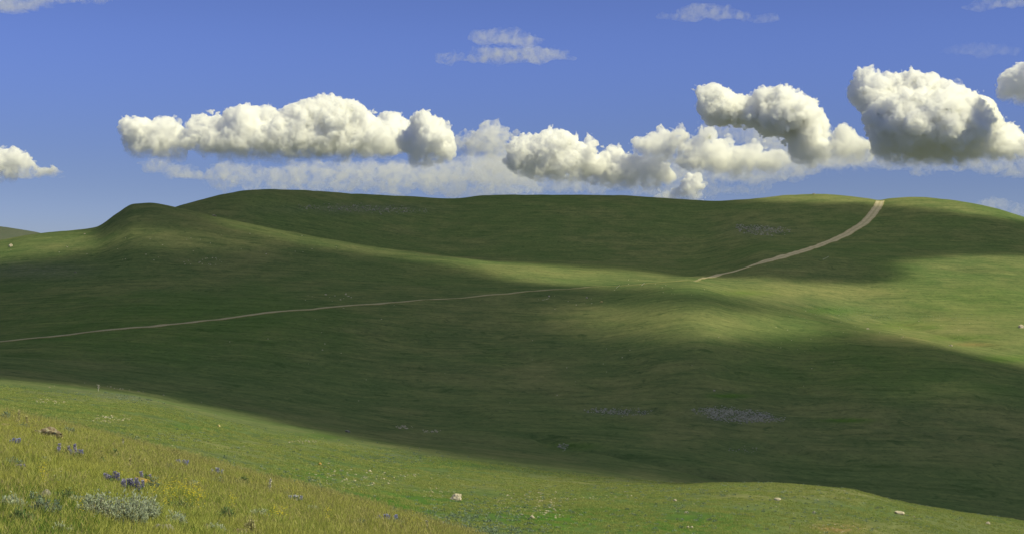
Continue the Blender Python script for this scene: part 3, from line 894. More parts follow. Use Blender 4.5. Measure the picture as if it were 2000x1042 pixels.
def scatter(name, source_me, mat, x, y, scl, label, seed):
    r = np.random.default_rng(seed)
    src = bpy.data.objects.new(name + "_tuft", source_me)
    source_me.materials.append(mat)
    n = len(x)
    z = height(x, y)
    me = bpy.data.meshes.new(name)
    me.vertices.add(n)
    me.vertices.foreach_set('co', np.stack([x, y, z], 1).astype(np.float32).ravel())
    rot = np.stack([r.normal(0, 0.10, n), r.normal(0, 0.10, n), r.uniform(0, 6.283, n)], 1).astype(np.float32)
    a = me.attributes.new("turn", 'FLOAT_VECTOR', 'POINT'); a.data.foreach_set('vector', rot.ravel())
    fattr(me, "size", scl)
    o = new_obj(name, me)
    tag(o, label, kind="stuff")
    g = bpy.data.node_groups.new(name, 'GeometryNodeTree')
    g.interface.new_socket("Geometry", in_out='INPUT', socket_type='NodeSocketGeometry')
    g.interface.new_socket("Geometry", in_out='OUTPUT', socket_type='NodeSocketGeometry')
    gi, go = g.nodes.new('NodeGroupInput'), g.nodes.new('NodeGroupOutput')
    iop = g.nodes.new('GeometryNodeInstanceOnPoints')
    oi = g.nodes.new('GeometryNodeObjectInfo'); oi.inputs['Object'].default_value = src
    if 'As Instance' in oi.inputs:
        oi.inputs['As Instance'].default_value = True
    at1 = g.nodes.new('GeometryNodeInputNamedAttribute'); at1.data_type = 'FLOAT_VECTOR'; at1.inputs['Name'].default_value = "turn"
    at2 = g.nodes.new('GeometryNodeInputNamedAttribute'); at2.data_type = 'FLOAT'; at2.inputs['Name'].default_value = "size"
    e2r = g.nodes.new('FunctionNodeEulerToRotation')
    g.links.new(gi.outputs[0], iop.inputs['Points'])
    g.links.new(oi.outputs['Geometry'], iop.inputs['Instance'])
    g.links.new(at1.outputs['Attribute'], e2r.inputs[0])
    g.links.new(e2r.outputs[0], iop.inputs['Rotation'])
    g.links.new(at2.outputs['Attribute'], iop.inputs['Scale'])
    g.links.new(iop.outputs[0], go.inputs[0])
    md = o.modifiers.new("scatter", 'NODES'); md.node_group = g
    return o


def spread_points(n, d0, d1, u0, u1, seed, keep=None):
    r = np.random.default_rng(seed)
    d = np.sqrt(r.uniform(d0 * d0, d1 * d1, n)); u = r.uniform(u0, u1, n)
    x, y = u * d, d
    if keep is not None:
        k = keep(x, y, d, u, r)
        x, y = x[k], y[k]
    return x, y


def edge_d(u):
    return np.interp(u, U, KD[3])


M_MEADOW = blade_material("meadow_grass", (0.24, 0.29, 0.055), (0.36, 0.365, 0.085), (0.40, 0.39, 0.12))
M_RUST = blade_material("seeding_grass", (0.26, 0.295, 0.075), (0.345, 0.345, 0.10), (0.355, 0.32, 0.135), 0.3)
M_LUSH = blade_material("lush_grass", (0.075, 0.155, 0.018), (0.11, 0.19, 0.028), (0.15, 0.22, 0.04))
M_TURF = blade_material("turf", (0.20, 0.265, 0.068), (0.32, 0.34, 0.105), (0.34, 0.35, 0.125), 0.5)


def on_near(x, y, d, u, r):
    p = perlin2(x / 1.3, y / 1.3)
    return (d < edge_d(u) + 4) & (r.random(len(x)) < np.clip(0.8 + 0.6 * p, 0.25, 1) * (1 - 0.6 * (1 - sstep(100, 420, CX + F * u)) * sstep(33, 42, d)))


x, y = spread_points(92000, 7, 46, -0.46, 0.06, 1, on_near)
scatter("meadow_grass", tuft_mesh("meadow_tuft", 14, 0.125, 0.11, 0.007, 0.6, 1), M_MEADOW, x, y, np.random.default_rng(2).uniform(0.6, 1.35, len(x)), "yellow-green meadow grass covering the near hillside", 3)


def on_near_tall(x, y, d, u, r):
    p = perlin2(x / 2.6 + 30, y / 2.6)
    up = sstep(13, 26, d)
    west = 1 - 0.75 * (1 - sstep(150, 420, CX + F * u)) * sstep(27, 36, d)
    return (d < edge_d(u) + 2) & (r.random(len(x)) < west * np.clip(0.15 + 0.55 * up + 1.1 * p, 0.03, 1))


x, y = spread_points(42000, 8, 45, -0.46, 0.05, 4, on_near_tall)
scatter("seeding_grass", tuft_mesh("seeding_tuft", 5, 0.215, 0.10, 0.0036, 0.4, 5, head=0.7), M_RUST, x, y, np.random.default_rng(6).uniform(0.6, 1.3, len(x)), "taller rust-tipped seeding grass on the near hillside", 7)


def on_lush(x, y, d, u, r):
    X = CX + F * u
    return (d < 16.5) & (X < 190 + 60 * perlin2(x / 0.7, y / 0.7)) & (X > -100) | (r.random(len(x)) < 0.05)


x, y = spread_points(17000, 8, 22, -0.42, -0.10, 8, on_lush)
scatter("lush_grass", tuft_mesh("lush_tuft", 11, 0.13, 0.08, 0.009, 0.5, 9), M_LUSH, x, y, np.random.default_rng(10).uniform(0.6, 1.1, len(x)), "lush bright green grass at the bottom of the near hillside", 11)


def on_turf(x, y, d, u, r):
    p = perlin2(x / 5, y / 5) + 0.6 * perlin2(x / 1.7, y / 1.7)
    return (r.random(len(x)) < np.clip(0.55 + 0.9 * p, 0.03, 1) * (1 - sstep(135, 176, d))) & (d > edge_d(u) + 4)


x, y = spread_points(250000, 22, 178, -0.42, 0.42, 12, on_turf)
scatter("turf", tuft_mesh("turf_tuft", 12, 0.11, 0.20, 0.026, 0.9, 13), M_TURF, x, y, np.random.default_rng(14).uniform(0.45, 1.2, len(x)), "short grass tufts over the sunlit middle slope", 15)

# ---------------------------------------------------------------- rocks
def rock_material(name, a, b, lichen=None, amt=0.4):
    m = NT(name)
    p = m.objco()
    n1 = m.noise(p, 6.0, 6, 0.65)
    n2 = m.noise(p, 30.0, 4, 0.7)
    c = m.mix(m.ramp(n1, 0.35, 0.65), a, b)
    c = m.mix(m.ramp(n2, 0.5, 0.7, 0, 0.5), c, m.mix(1.0, c, (0.55, 0.55, 0.55), 'MULTIPLY'))
    if lichen:
        c = m.mix(m.ramp(m.noise(p, 11.0, 4, 0.6), 0.62 - amt * 0.3, 0.70 - amt * 0.3, 0, 0.9), c, lichen)
    return m.surf(m.bsdf(c, 0.95, m.bump(m.math('ADD', n1, n2), 0.7, 0.02), 0.15))


M_BROWN = rock_material("brown_rock", (0.13, 0.10, 0.07), (0.23, 0.19, 0.13), (0.26, 0.24, 0.19), 0.35)
M_GREY = rock_material("grey_rock", (0.17, 0.165, 0.15), (0.30, 0.28, 0.25), (0.12, 0.13, 0.10), 0.5)
M_PALE = rock_material("pale_rock", (0.33, 0.295, 0.24), (0.47, 0.42, 0.345), (0.30, 0.26, 0.21), 0.3)
M_TAN = rock_material("tan_rock", (0.30, 0.24, 0.13), (0.42, 0.34, 0.18), (0.36, 0.34, 0.14), 0.5)
M_ORANGE = rock_material("orange_rock", (0.30, 0.19, 0.05), (0.38, 0.25, 0.07), (0.20, 0.17, 0.09), 0.45)
M_SLATE = rock_material("slate_stone", (0.18, 0.182, 0.160), (0.32, 0.32, 0.28))


def ico(sub):
    import bmesh
    bm = bmesh.new(); bmesh.ops.create_icosphere(bm, subdivisions=sub, radius=1.0)
    v = np.array([p.co[:] for p in bm.verts]); f = np.array([[q.index for q in t.verts] for t in bm.faces])
    bm.free()
    return v, f


ICO1, ICO3, ICO4 = ico(1), ico(3), ico(4)


def rock_mesh(name, size, seed, rough=0.3, ico_=None):
    r = np.random.default_rng(seed)
    v, f = ico_ or ICO3
    v = v.copy()
    o = r.uniform(-50, 50, 3)
    for _ in range(9):                                      # fracture planes
        nrm = r.normal(size=3); nrm /= np.linalg.norm(nrm)
        d = v @ nrm - r.uniform(0.55, 0.85)
        v = v - np.maximum(d, 0)[:, None] * nrm * 0.92
    v = v * (1 + rough * 0.6 * perlin3(v * 1.3 + o) + rough * 0.35 * perlin3(v * 3.1 + o) + rough * 0.22 * perlin3(v * 7 + o))[:, None]
    v = v * np.array(size)
    return mesh_from(name, v, f, smooth=rough < 0.2)


def rock(X, Y, w, h, label, mat, seed, depth=None, dmin=8, dmax=3000, rz=0.0, tilt=0.0, name="rock", rough=0.3, group=None, big=False):
    """w, h: size seen in photograph pixels; Y is where it meets the ground in front"""
    p = at(X, Y, dmin, dmax)
    k = p.y / F
    sx, sz = w * k / 2, h * k
    sy = (depth or 0.8) * sx
    me = rock_mesh(name, (sx, sy, sz * 0.72), seed, rough, ICO4 if big else None)
    o = new_obj(name, me, mat=mat)
    o.location = (p.x, p.y + sy * 0.8, float(height(p.x, p.y + sy * 0.8)) + sz * 0.12)
    o.rotation_euler = (0, tilt, rz)
    return tag(o, label, "rock", group)


NR, MR = "rocks on the near hillside", "pale rocks on the middle slope"
rock(84, 855, 62, 30, "rugged brown rock outcrop behind the two tall pale stalks", M_BROWN, 1, 0.7, 20, 60, 0.2, 0.25, rough=0.55, group=NR, big=True)
rock(103, 858, 34, 14, "low tan ledge at the foot of the rugged brown outcrop", M_TAN, 2, 0.7, 20, 60, 0.1, 0.12, rough=0.45, group=NR)
rock(25, 826, 22, 13, "small dark brown rock beside the tallest pale stalk", M_BROWN, 3, 0.8, 20, 60, 0, 0.1, rough=0.5, group=NR)
rock(2, 836, 34, 12, "brown rock cut off by the edge beside the bluish herb", M_BROWN, 4, 0.8, 20, 60, 0.4, rough=0.5, group=NR)
rock(76, 982, 34, 36, "dark grey lichen-spotted boulder standing among yellow flowers", M_GREY, 5, 0.8, 8, 40, 0.3, 0.35, rough=0.35, group=NR, big=True)
rock(156, 1024, 66, 19, "long flat grey stone slab beside the large sagebrush", M_GREY, 6, 0.5, 8, 30, -0.15, 0.22, rough=0.3, group=NR, big=True)
rock(166, 1032, 30, 12, "tan wedge of stone directly under the long flat slab", M_TAN, 7, 0.6, 8, 30, -0.2, 0.25, rough=0.3, group=NR)
rock(156, 1046, 32, 18, "rounded yellowish stone by the bright green grass", M_TAN, 8, 0.8, 8, 30, 0.2, rough=0.18, group=NR)
rock(207, 1032, 18, 8, "small pale pinkish stone at the foot of the large sagebrush", M_PALE, 9, 0.8, 8, 30, rough=0.3, group=NR)
rock(22, 1046, 22, 10, "half buried reddish brown stone in the bottom corner", M_BROWN, 10, 0.8, 8, 30, rough=0.3, group=NR)
rock(316, 1046, 44, 30, "grey-white lichen-crusted rock below the large sagebrush", M_GREY, 11, 0.7, 8, 30, 0.5, 0.45, rough=0.5, group=NR, big=True)
rock(396, 1004, 22, 12, "small dark rock behind a bright yellow flower patch", M_GREY, 12, 0.7, 8, 40, 0.1, 0.15, rough=0.45, group=NR)
rock(353, 1018, 22, 12, "reddish brown stone in the hollow between flowers and grass", M_BROWN, 13, 0.7, 8, 40, rough=0.4, group=NR)
rock(399, 1036, 16, 22, "upright grey stone below the small dark rock", M_GREY, 14, 0.7, 8, 40, 0.3, 0.3, rough=0.4, group=NR)
rock(462, 1046, 44, 20, "broken grey-brown rock beside the prickly plant", M_BROWN, 15, 0.7, 8, 40, 0.2, 0.1, rough=0.55, group=NR, big=True)
rock(649, 999, 16, 9, "westerly one of two brown stones in the seeding grass", M_BROWN, 16, 0.8, 15, 60, rough=0.45, group=NR)
rock(671, 1003, 18, 9, "easterly one of two brown stones in the seeding grass", M_BROWN, 17, 0.8, 15, 60, 0.3, rough=0.45, group=NR)
rock(294, 952, 86, 17, "low arched orange lichen-covered rock behind dark purple lupines", M_ORANGE, 18, 0.45, 10, 60, -0.25, 0.3, rough=0.25, group=NR, big=True)

rock(891, 976, 26, 16, "large pale boulder with a dark shaded face on the green slope", M_PALE, 21, 0.8, 60, 200, 0.2, 0.05, rough=0.35, group=MR, big=True)
rock(1519, 977, 14, 7, "small tan-white rock just below the grassy mound crest", M_PALE, 22, 0.8, 60, 180, rough=0.3, group=MR)
rock(1760, 1004, 22, 8, "flat whitish slab on the falling end of the mound", M_PALE, 23, 0.8, 60, 180, 0.2, 0.2, rough=0.25, group=MR)
rock(1931, 1023, 10, 7, "pinkish rock right on the mound's falling skyline", M_PALE, 24, 0.8, 60, 180, rough=0.3, group=MR)
rock(1319, 978, 11, 5, "small grey-white stone on the bright green slope below the mound crest", M_PALE, 25, 0.8, 60, 180, rough=0.3, group=MR)
rock(1341, 1001, 9, 4, "thin pale stone lower down the bright green slope", M_PALE, 26, 0.8, 60, 180, rough=0.3, group=MR)
rock(1343, 1030, 9, 5, "western of two white stones near the bottom edge", M_PALE, 27, 0.8, 50, 180, rough=0.3, group=MR)
rock(1351, 1030, 7, 5, "eastern of two white stones near the bottom edge", M_PALE, 28, 0.8, 50, 180, rough=0.3, group=MR)
rock(1040, 1011, 12, 6, "biggest white stone of the pale stone scatter", M_PALE, 29, 0.8, 50, 180, rough=0.3, group=MR)
rock(1020, 1005, 8, 4, "whitish stone just above the biggest of the scatter", M_PALE, 30, 0.8, 50, 180, rough=0.3, group=MR)
rock(427, 833, 7, 5, "lone small tan stone on the upper sunlit slope", M_TAN, 31, 0.8, 60, 200, rough=0.3, group=MR)
rock(625, 907, 9, 5, "orange-tinted stone on the slope above the seeding grass", M_ORANGE, 32, 0.8, 60, 200, rough=0.3, group=MR)
rock(722, 921, 9, 5, "cream stone at the top of a green stony hollow", M_PALE, 33, 0.8, 60, 200, rough=0.3, group=MR)
rock(678, 843, 12, 5, "dark low rock at the edge of the cloud shadow", M_GREY, 34, 0.8, 60, 250, rough=0.4, group=MR)
rock(1590, 1002, 8, 7, "dark grey stone beside the bare brown patch of the mound", M_GREY, 35, 0.8, 50, 180, rough=0.3, group=MR)
FR = "rocks on the far hills"
rock(20, 482, 8, 7, "pale block of rock on the sunlit shoulder of the far knoll", M_PALE, 41, 0.8, 400, 900, group=FR)
rock(418, 421, 10, 4, "flat grey rock on the sloping skyline of the knoll", M_GREY, 42, 0.8, 400, 690, group=FR)
rock(1590, 380, 6, 3, "tiny rock heap on the crest west of the road", M_GREY, 43, 0.8, 600, 1100, group=FR)
rock(1996, 640, 12, 7, "bright white rock at the edge of the sunlit basin", M_PALE, 44, 0.8, 250, 700, group=FR)
rock(1072, 579, 5, 3, "tiny pale rock just under the track", M_PALE, 45, 0.8, 300, 700, group=FR)
rock(1175, 590, 7, 3, "small tan rock in the dim light below the track", M_TAN, 46, 0.8, 300, 700, group=FR)
rock(1146, 582, 4, 4, "tiny upright whitish stone below the track", M_PALE, 47, 0.8, 300, 700, group=FR)
rock(147, 532, 5, 3, "tiny grey rock on the shaded flank of the knoll", M_GREY, 48, 0.8, 350, 700, group=FR)
rock(1395, 763, 5, 3, "tiny pale rock in the deep shade above the stone field", M_PALE, 49, 0.8, 180, 500, group=FR)
rock(1857, 675, 9, 3, "pale streak of rock at the sunlit lip of the shaded ridge", M_PALE, 50, 0.8, 200, 500, group=FR)
rock(1695, 642, 6, 3, "little whitish rock in the sunlit basin", M_PALE, 51, 0.8, 250, 600, group=FR)


def stones(name, patches, mat, label, seed):
    """fields of stones nobody could count, one mesh of real stones"""
    r = np.random.default_rng(seed)
    V, T = [], []
    bv, bf = ICO1
    for (X, Y, rx, ry, n, px, d0, d1) in patches:
        for _ in range(n):
            a, q = r.uniform(0, 6.283), math.sqrt(r.random()) ** 1.1
            p = at(X + rx * q * math.cos(a) + r.normal(0, rx * .05), Y + ry * q * math.sin(a) + r.normal(0, ry * .12), d0, d1) if False else None
            uu = (X + rx * q * math.cos(a) + r.normal(0, rx * .06) - CX) / F
            yy = Y + ry * q * math.sin(a) + r.normal(0, ry * .15)
            V.append((uu, yy, px * r.uniform(0.5, 1.3), d0, d1))
    out, faces = [], []
    dcache = {}
    for (uu, yy, s, d0, d1) in V:
        key = (round(uu * 300), d0, d1)
        if key not in dcache:
            d = np.geomspace(d0, d1, 500); u0 = key[0] / 300
            dcache[key] = (d, CY - F * height(u0 * d, d) / d)
        d, py = dcache[key]
        k = int(np.argmax(py <= yy)) if (py <= yy).any() else int(np.argmin(py))
        dd = d[k] * (1 + r.uniform(-0.004, 0.004))
        x_, z_ = uu * dd, float(height(uu * dd, dd))
        m_ = s * dd / F / 2
        v = bv * (1 + 0.25 * r.normal(size=(len(bv), 1))).clip(0.6, 1.4) * m_ * np.array([r.uniform(.8, 1.4), r.uniform(.8, 1.4), r.uniform(.45, .8)])
        faces.append(bf + len(out) * len(bv))
        out.append(v + np.array([x_, dd, z_ + m_ * 0.2]))
    o = new_obj(name, mesh_from(name, np.concatenate(out), np.concatenate(faces), smooth=False), mat=mat)
    return tag(o, label, kind="stuff")


stones("stone_field", [(1445, 812, 62, 11, 520, 3.2, 180, 420), (1395, 803, 44, 7, 230, 3.0, 180, 420), (1492, 818, 42, 5, 170, 2.8, 180, 420), (1175, 802, 34, 4, 70, 3.0, 180, 420), (1225, 806, 44, 5, 80, 2.8, 180, 420), (1215, 802, 60, 8, 60, 2.4, 180, 420),
                       (1100, 872, 12, 6, 40, 3.0, 180, 300), (1450, 878, 30, 6, 26, 2.6, 150, 300)], M_SLATE, "grey stone fields on the shaded lower slope", 21)
stones("scree", [(690, 406, 110, 6, 170, 2.6, 700, 1000), (770, 412, 70, 5, 90, 2.6, 700, 1000), (1492, 451, 50, 8, 190, 2.8, 620, 1000), (1460, 444, 26, 4, 60, 3.0, 620, 1000)], M_SLATE, "grey scree streaks high on the far hill", 22)
stones("pale_stones", [(690, 935, 90, 18, 120, 3.6, 60, 160), (1050, 985, 80, 26, 150, 3.4, 55, 140), (850, 962, 40, 10, 40, 3.2, 60, 150), (98, 784, 30, 5, 34, 3.4, 60, 200), (215, 817, 40, 6, 60, 3.6, 60, 200),
                       (590, 862, 30, 3, 24, 3.0, 80, 200), (800, 928, 80, 8, 30, 3.0, 60, 170), (1640, 1030, 60, 10, 60, 2.8, 50, 140), (1400, 980, 500, 40, 80, 2.6, 55, 170), (600, 900, 400, 50, 60, 2.4, 60, 190),
                       (1200, 970, 100, 12, 30, 3.0, 55, 170)], M_PALE, "small pale stones scattered over the middle slope", 23)
stones("distant_stones", [(790, 834, 20, 2, 26, 3.0, 150, 300), (840, 842, 22, 2, 26, 3.0, 150, 300), (1285, 562, 90, 20, 14, 1.8, 300, 700), (350, 480, 330, 30, 34, 2.3, 400, 700), (640, 580, 60, 8, 16, 2.6, 330, 600),
                          (1700, 640, 220, 40, 34, 1.6, 250, 700), (1000, 700, 700, 100, 36, 2.0, 200, 600), (1100, 588, 60, 14, 8, 2.2, 330, 600), (400, 513, 40, 6, 14, 2.6, 380, 640), (240, 752, 200, 6, 20, 2.4, 120, 250)],
       M_PALE, "tiny pale stones scattered over the far slopes", 24)

# ---------------------------------------------------------------- plants
def tube(path, radii, seg=5):
    P = np.array(path, float); n = len(P)
    a = np.arange(seg) * 2 * math.pi / seg
    V = np.concatenate([P[i] + radii[i] * np.stack([np.cos(a), np.sin(a), 0 * a], 1) for i in range(n)])
    Fq = [(i * seg + j, i * seg + (j + 1) % seg, (i + 1) * seg + (j + 1) % seg, (i + 1) * seg + j) for i in range(n - 1) for j in range(seg)]
    return V, np.array(Fq)


def join(parts):
    V, Fc, k = [], [], 0
    for v, f in parts:
        V.append(np.asarray(v)); Fc.append(np.asarray(f) + k); k += len(v)
    return np.concatenate(V), Fc


def leaf_material(name, a, b, trans=0.25):
    m = NT(name)
    isl = m.n("ShaderNodeNewGeometry").outputs["Random Per Island"]
    c = m.mix(isl, a, b)
    s = m.bsdf(c, 0.75, None, 0.2)
    t = m.n("ShaderNodeBsdfTranslucent"); m.put(t.inputs["Color"], c)
    mx = m.n("ShaderNodeMixShader"); mx.inputs[0].default_value = trans
    m.t.links.new(s, mx.inputs[1]); m.t.links.new(t.outputs[0], mx.inputs[2])
    return m.surf(mx.outputs[0])


M_SAGE = leaf_material("sage_leaf", (0.33, 0.39, 0.27), (0.52, 0.57, 0.44), 0.4)
M_BLUEHERB = leaf_material("bluish_leaf", (0.14, 0.205, 0.14), (0.25, 0.31, 0.23))
M_HERB = leaf_material("lupine_leaf", (0.085, 0.15, 0.05), (0.18, 0.25, 0.10))
M_WOOD = leaf_material("twig", (0.085, 0.07, 0.05), (0.14, 0.12, 0.09), 0.0)
M_VIOLET = leaf_material("violet_petal", (0.27, 0.255, 0.45), (0.44, 0.42, 0.62))
M_BLUE = leaf_material("blue_petal", (0.21, 0.23, 0.52), (0.38, 0.40, 0.68))
M_LILAC = leaf_material("lilac_petal", (0.32, 0.33, 0.48), (0.50, 0.52, 0.62))
M_DARKV = leaf_material("dark_violet_petal", (0.19, 0.18, 0.34), (0.36, 0.345, 0.54))
M_YELLOW = leaf_material("yellow_petal", (0.52, 0.42, 0.02), (0.68, 0.58, 0.04))
M_STRAW = leaf_material("straw", (0.33, 0.31, 0.15), (0.46, 0.43, 0.24))
M_DRY = leaf_material("bleached_wood", (0.36, 0.34, 0.31), (0.52, 0.50, 0.46), 0.0)


def leaf_quads(r, P, dirs, ln, wd):
    """one narrow rhombus leaf per point"""
    n = len(P)
    d = dirs / np.linalg.norm(dirs, axis=1, keepdims=True)
    s = np.cross(d, r.normal(size=(n, 3))); s /= np.linalg.norm(s, axis=1, keepdims=True)
    L = ln * r.uniform(0.6, 1.3, (n, 1)); W = wd * r.uniform(0.7, 1.3, (n, 1))
    V = np.stack([P, P + d * L * 0.55 + s * W, P + d * L, P + d * L * 0.55 - s * W], 1).reshape(-1, 3)
    return V, np.arange(4 * n).reshape(n, 4)


def bush_mesh(w, h, n_stem, leaves, ln, wd, seed):
    r = np.random.default_rng(seed)
    stems, P, Dv = [], [], []
    for i in range(n_stem):
        a = r.uniform(0, 6.283); q = math.sqrt(r.random())
        tipp = np.array([math.cos(a) * q * w / 2, math.sin(a) * q * w / 2, h * (1 - 0.55 * q * q) * r.uniform(0.7, 1.12)])
        base = np.array([math.cos(a) * q * w * 0.16, math.sin(a) * q * w * 0.16, -0.02])
        mid = (base + tipp) / 2 + r.normal(size=3) * w * 0.05
        pts = [base * (1 - t) ** 2 + mid * 2 * t * (1 - t) + tipp * t * t for t in np.linspace(0, 1, 5)]
        stems.append(tube(pts, np.linspace(0.006, 0.002, 5), 3))
        m_ = leaves // n_stem
        t = r.uniform(0.30, 1.02, m_) ** 0.7
        b = base * ((1 - t) ** 2)[:, None] + mid * (2 * t * (1 - t))[:, None] + tipp * (t * t)[:, None]
        P.append(b + r.normal(size=(m_, 3)) * 0.012)
        dd = (tipp - base); dd = dd / np.linalg.norm(dd)
        Dv.append(dd * 0.8 + r.normal(size=(m_, 3)) * 0.6 + np.array([0, 0, 0.35]))
    return join(stems), leaf_quads(r, np.concatenate(P), np.concatenate(Dv), ln, wd)




def bush(X, Y, w, h, label, mat, seed, name="sagebrush", cat="shrub", group=None, dmin=8, dmax=60, leaves=900, n_stem=34):
    p = at(X, Y, dmin, dmax)
    k = p.y / F
    W, H_ = w * k, h * k
    (sv, sf), (lv, lf) = bush_mesh(W, H_, n_stem, leaves, max(0.03, 2.2 * k * 2), max(0.006, 0.85 * k), seed)
    e = empty(name, p, 0)
    tag(e, label, cat, group)
    st = new_obj("branches", mesh_from("branches", sv, sf), e, M_WOOD); st['kind'] = "stuff"
    fo = new_obj("foliage", mesh_from("foliage", lv, lf, smooth=False), e, mat); fo['kind'] = "stuff"
    return e


SB = "grey-green shrubs and herbs on the near hillside"
bush(252, 1030, 100, 66, "largest silvery sagebrush at the bottom of the near hillside", M_SAGE, 1, group=SB, leaves=2600, n_stem=90)
bush(190, 1016, 80, 56, "silvery sagebrush behind the long flat slab", M_SAGE, 2, group=SB, leaves=1700, n_stem=60)
bush(290, 1022, 50, 56, "silvery sagebrush with dark twigs above the lichen-crusted rock", M_SAGE, 3, group=SB, leaves=1000, n_stem=44)
bush(90, 1012, 62, 40, "bluish grey herb below the dark lichen-spotted boulder", M_BLUEHERB, 4, "bluish_herb", "herb", SB, leaves=1000)
bush(66, 990, 40, 26, "small bluish herb touching the dark boulder", M_BLUEHERB, 5, "bluish_herb", "herb", SB, leaves=600)
bush(128, 986, 46, 30, "yellow-green bushy herb beside the dark boulder", M_HERB, 6, "leafy_herb", "herb", SB, leaves=700)
bush(133, 848, 26, 14, "small bluish herb east of the rugged brown outcrop", M_BLUEHERB, 7, "bluish_herb", "herb", SB, 20, 60, 320)
bush(43, 839, 30, 13, "small bluish herb between stalks and outcrop", M_BLUEHERB, 8, "bluish_herb", "herb", SB, 20, 60, 320)
bush(8, 822, 26, 18, "bluish herb at the picture's edge above the brown rock", M_BLUEHERB, 9, "bluish_herb", "herb", SB, 20, 60, 320)
bush(222, 898, 24, 22, "dark leafy herb alone in the middle of the grass", M_HERB, 10, "leafy_herb", "herb", SB, 12, 60, 340)
bush(198, 908, 16, 14, "smaller dark herb beside the lone leafy herb", M_HERB, 11, "leafy_herb", "herb", SB, 12, 60, 260)
bush(472, 952, 38, 22, "dark green bushy herb east of the pale lilac lupine", M_HERB, 12, "leafy_herb", "herb", SB, 12, 60, 520)
bush(424, 948, 30, 16, "bluish herb just below the pale lilac lupine", M_BLUEHERB, 13, "bluish_herb", "herb", SB, 12, 60, 360)
bush(560, 974, 26, 14, "dark grey-green herb beside the lilac lupine on the slope edge", M_BLUEHERB, 14, "bluish_herb", "herb", SB, 15, 60, 320)
bush(772, 1030, 34, 18, "bluish herb beside the easternmost blue lupine", M_BLUEHERB, 15, "bluish_herb", "herb", SB, 15, 60, 420)
bush(768, 1006, 20, 14, "dry-topped small herb on the slope edge", M_BLUEHERB, 16, "bluish_herb", "herb", SB, 15, 60, 240)
bush(440, 1020, 44, 28, "leafy green herb beyond the broken grey-brown rock", M_HERB, 17, "leafy_herb", "herb", SB, 9, 40, 620)
bush(20, 912, 44, 18, "greyish herb spreading low at the western edge", M_BLUEHERB, 18, "bluish_herb", "herb", SB, 12, 60, 460)
bush(300, 962, 28, 30, "twiggy dark herb below the arched orange rock", M_BLUEHERB, 19, "bluish_herb", "herb", SB, 12, 60, 380)
bush(40, 1030, 60, 34, "dull green herb thicket in the bottom corner", M_HERB, 20, "leafy_herb", "herb", SB, 8, 40, 900)
bush(345, 1000, 60, 26, "yellow-green leafy herb under the yellow flowers", M_HERB, 21, "leafy_herb", "herb", SB, 8, 40, 800)
bush(490, 1046, 26, 34, "prickly straw-coloured plant at the bottom edge", M_STRAW, 22, "thistle", "herb", SB, 8, 40, 420)


bush(505, 1012, 40, 18, "low silvery sagebrush between yellow flowers and the slope edge", M_SAGE, 23, group=SB, leaves=700, n_stem=30)
bush(118, 1046, 46, 22, "silvery sagebrush sprig beside the rounded yellowish stone", M_SAGE, 24, group=SB, leaves=600, n_stem=30, dmin=8)
bush(375, 952, 26, 13, "small silvery sagebrush alone on the open grass", M_SAGE, 25, group=SB, leaves=340, n_stem=20)
bush(610, 1000, 28, 13, "small silvery sagebrush west of the two brown stones", M_SAGE, 26, group=SB, leaves=340, n_stem=20, dmin=15)
bush(700, 1026, 26, 13, "greyish herb just west of the easternmost blue lupine", M_BLUEHERB, 27, "bluish_herb", "herb", SB, 15, 60, 300)
bush(330, 918, 20, 12, "tiny grey-green herb west of the lone violet-blue lupine", M_BLUEHERB, 28, "bluish_herb", "herb", SB, 15, 60, 240)
bush(85, 905, 24, 13, "small grey-green herb west of the leafy lupine", M_BLUEHERB, 29, "bluish_herb", "herb", SB, 12, 60, 280)


bush(22, 1000, 56, 30, "silvery sagebrush low at the western edge below the small bluish herb", M_SAGE, 30, group=SB, leaves=900, n_stem=36)
bush(340, 1028, 46, 26, "silvery sagebrush just east of the lichen-crusted rock", M_SAGE, 31, group=SB, leaves=800, n_stem=34)
bush(150, 992, 44, 24, "silvery sagebrush north of the long flat slab", M_SAGE, 32, group=SB, leaves=700, n_stem=30)
bush(420, 1044, 44, 20, "silvery sagebrush between the upright grey stone and the prickly plant", M_SAGE, 33, group=SB, leaves=600, n_stem=30)


def spike_mesh(h, w, seed):
    """a lupine flower spike: whorls of small petals round a stem, tapering upwards"""
    r = np.random.default_rng(seed)
    P, Dv = [], []
    for i in range(13):
        t = i / 12
        rad = w / 2 * (1 - 0.65 * t) * (0.8 if i == 0 else 1)
        for j in range(7):
            a = j * 6.283 / 7 + i * 0.5 + r.normal() * 0.15
            P.append((math.cos(a) * rad * 0.3, math.sin(a) * rad * 0.3, h * (0.34 + 0.64 * t)))
            Dv.append((math.cos(a), math.sin(a), 0.45 + r.normal() * 0.15))
    v, f = leaf_quads(r, np.array(P), np.array(Dv), w * 0.55, w * 0.17)
    return v, f


LP = "lupine plants in flower"


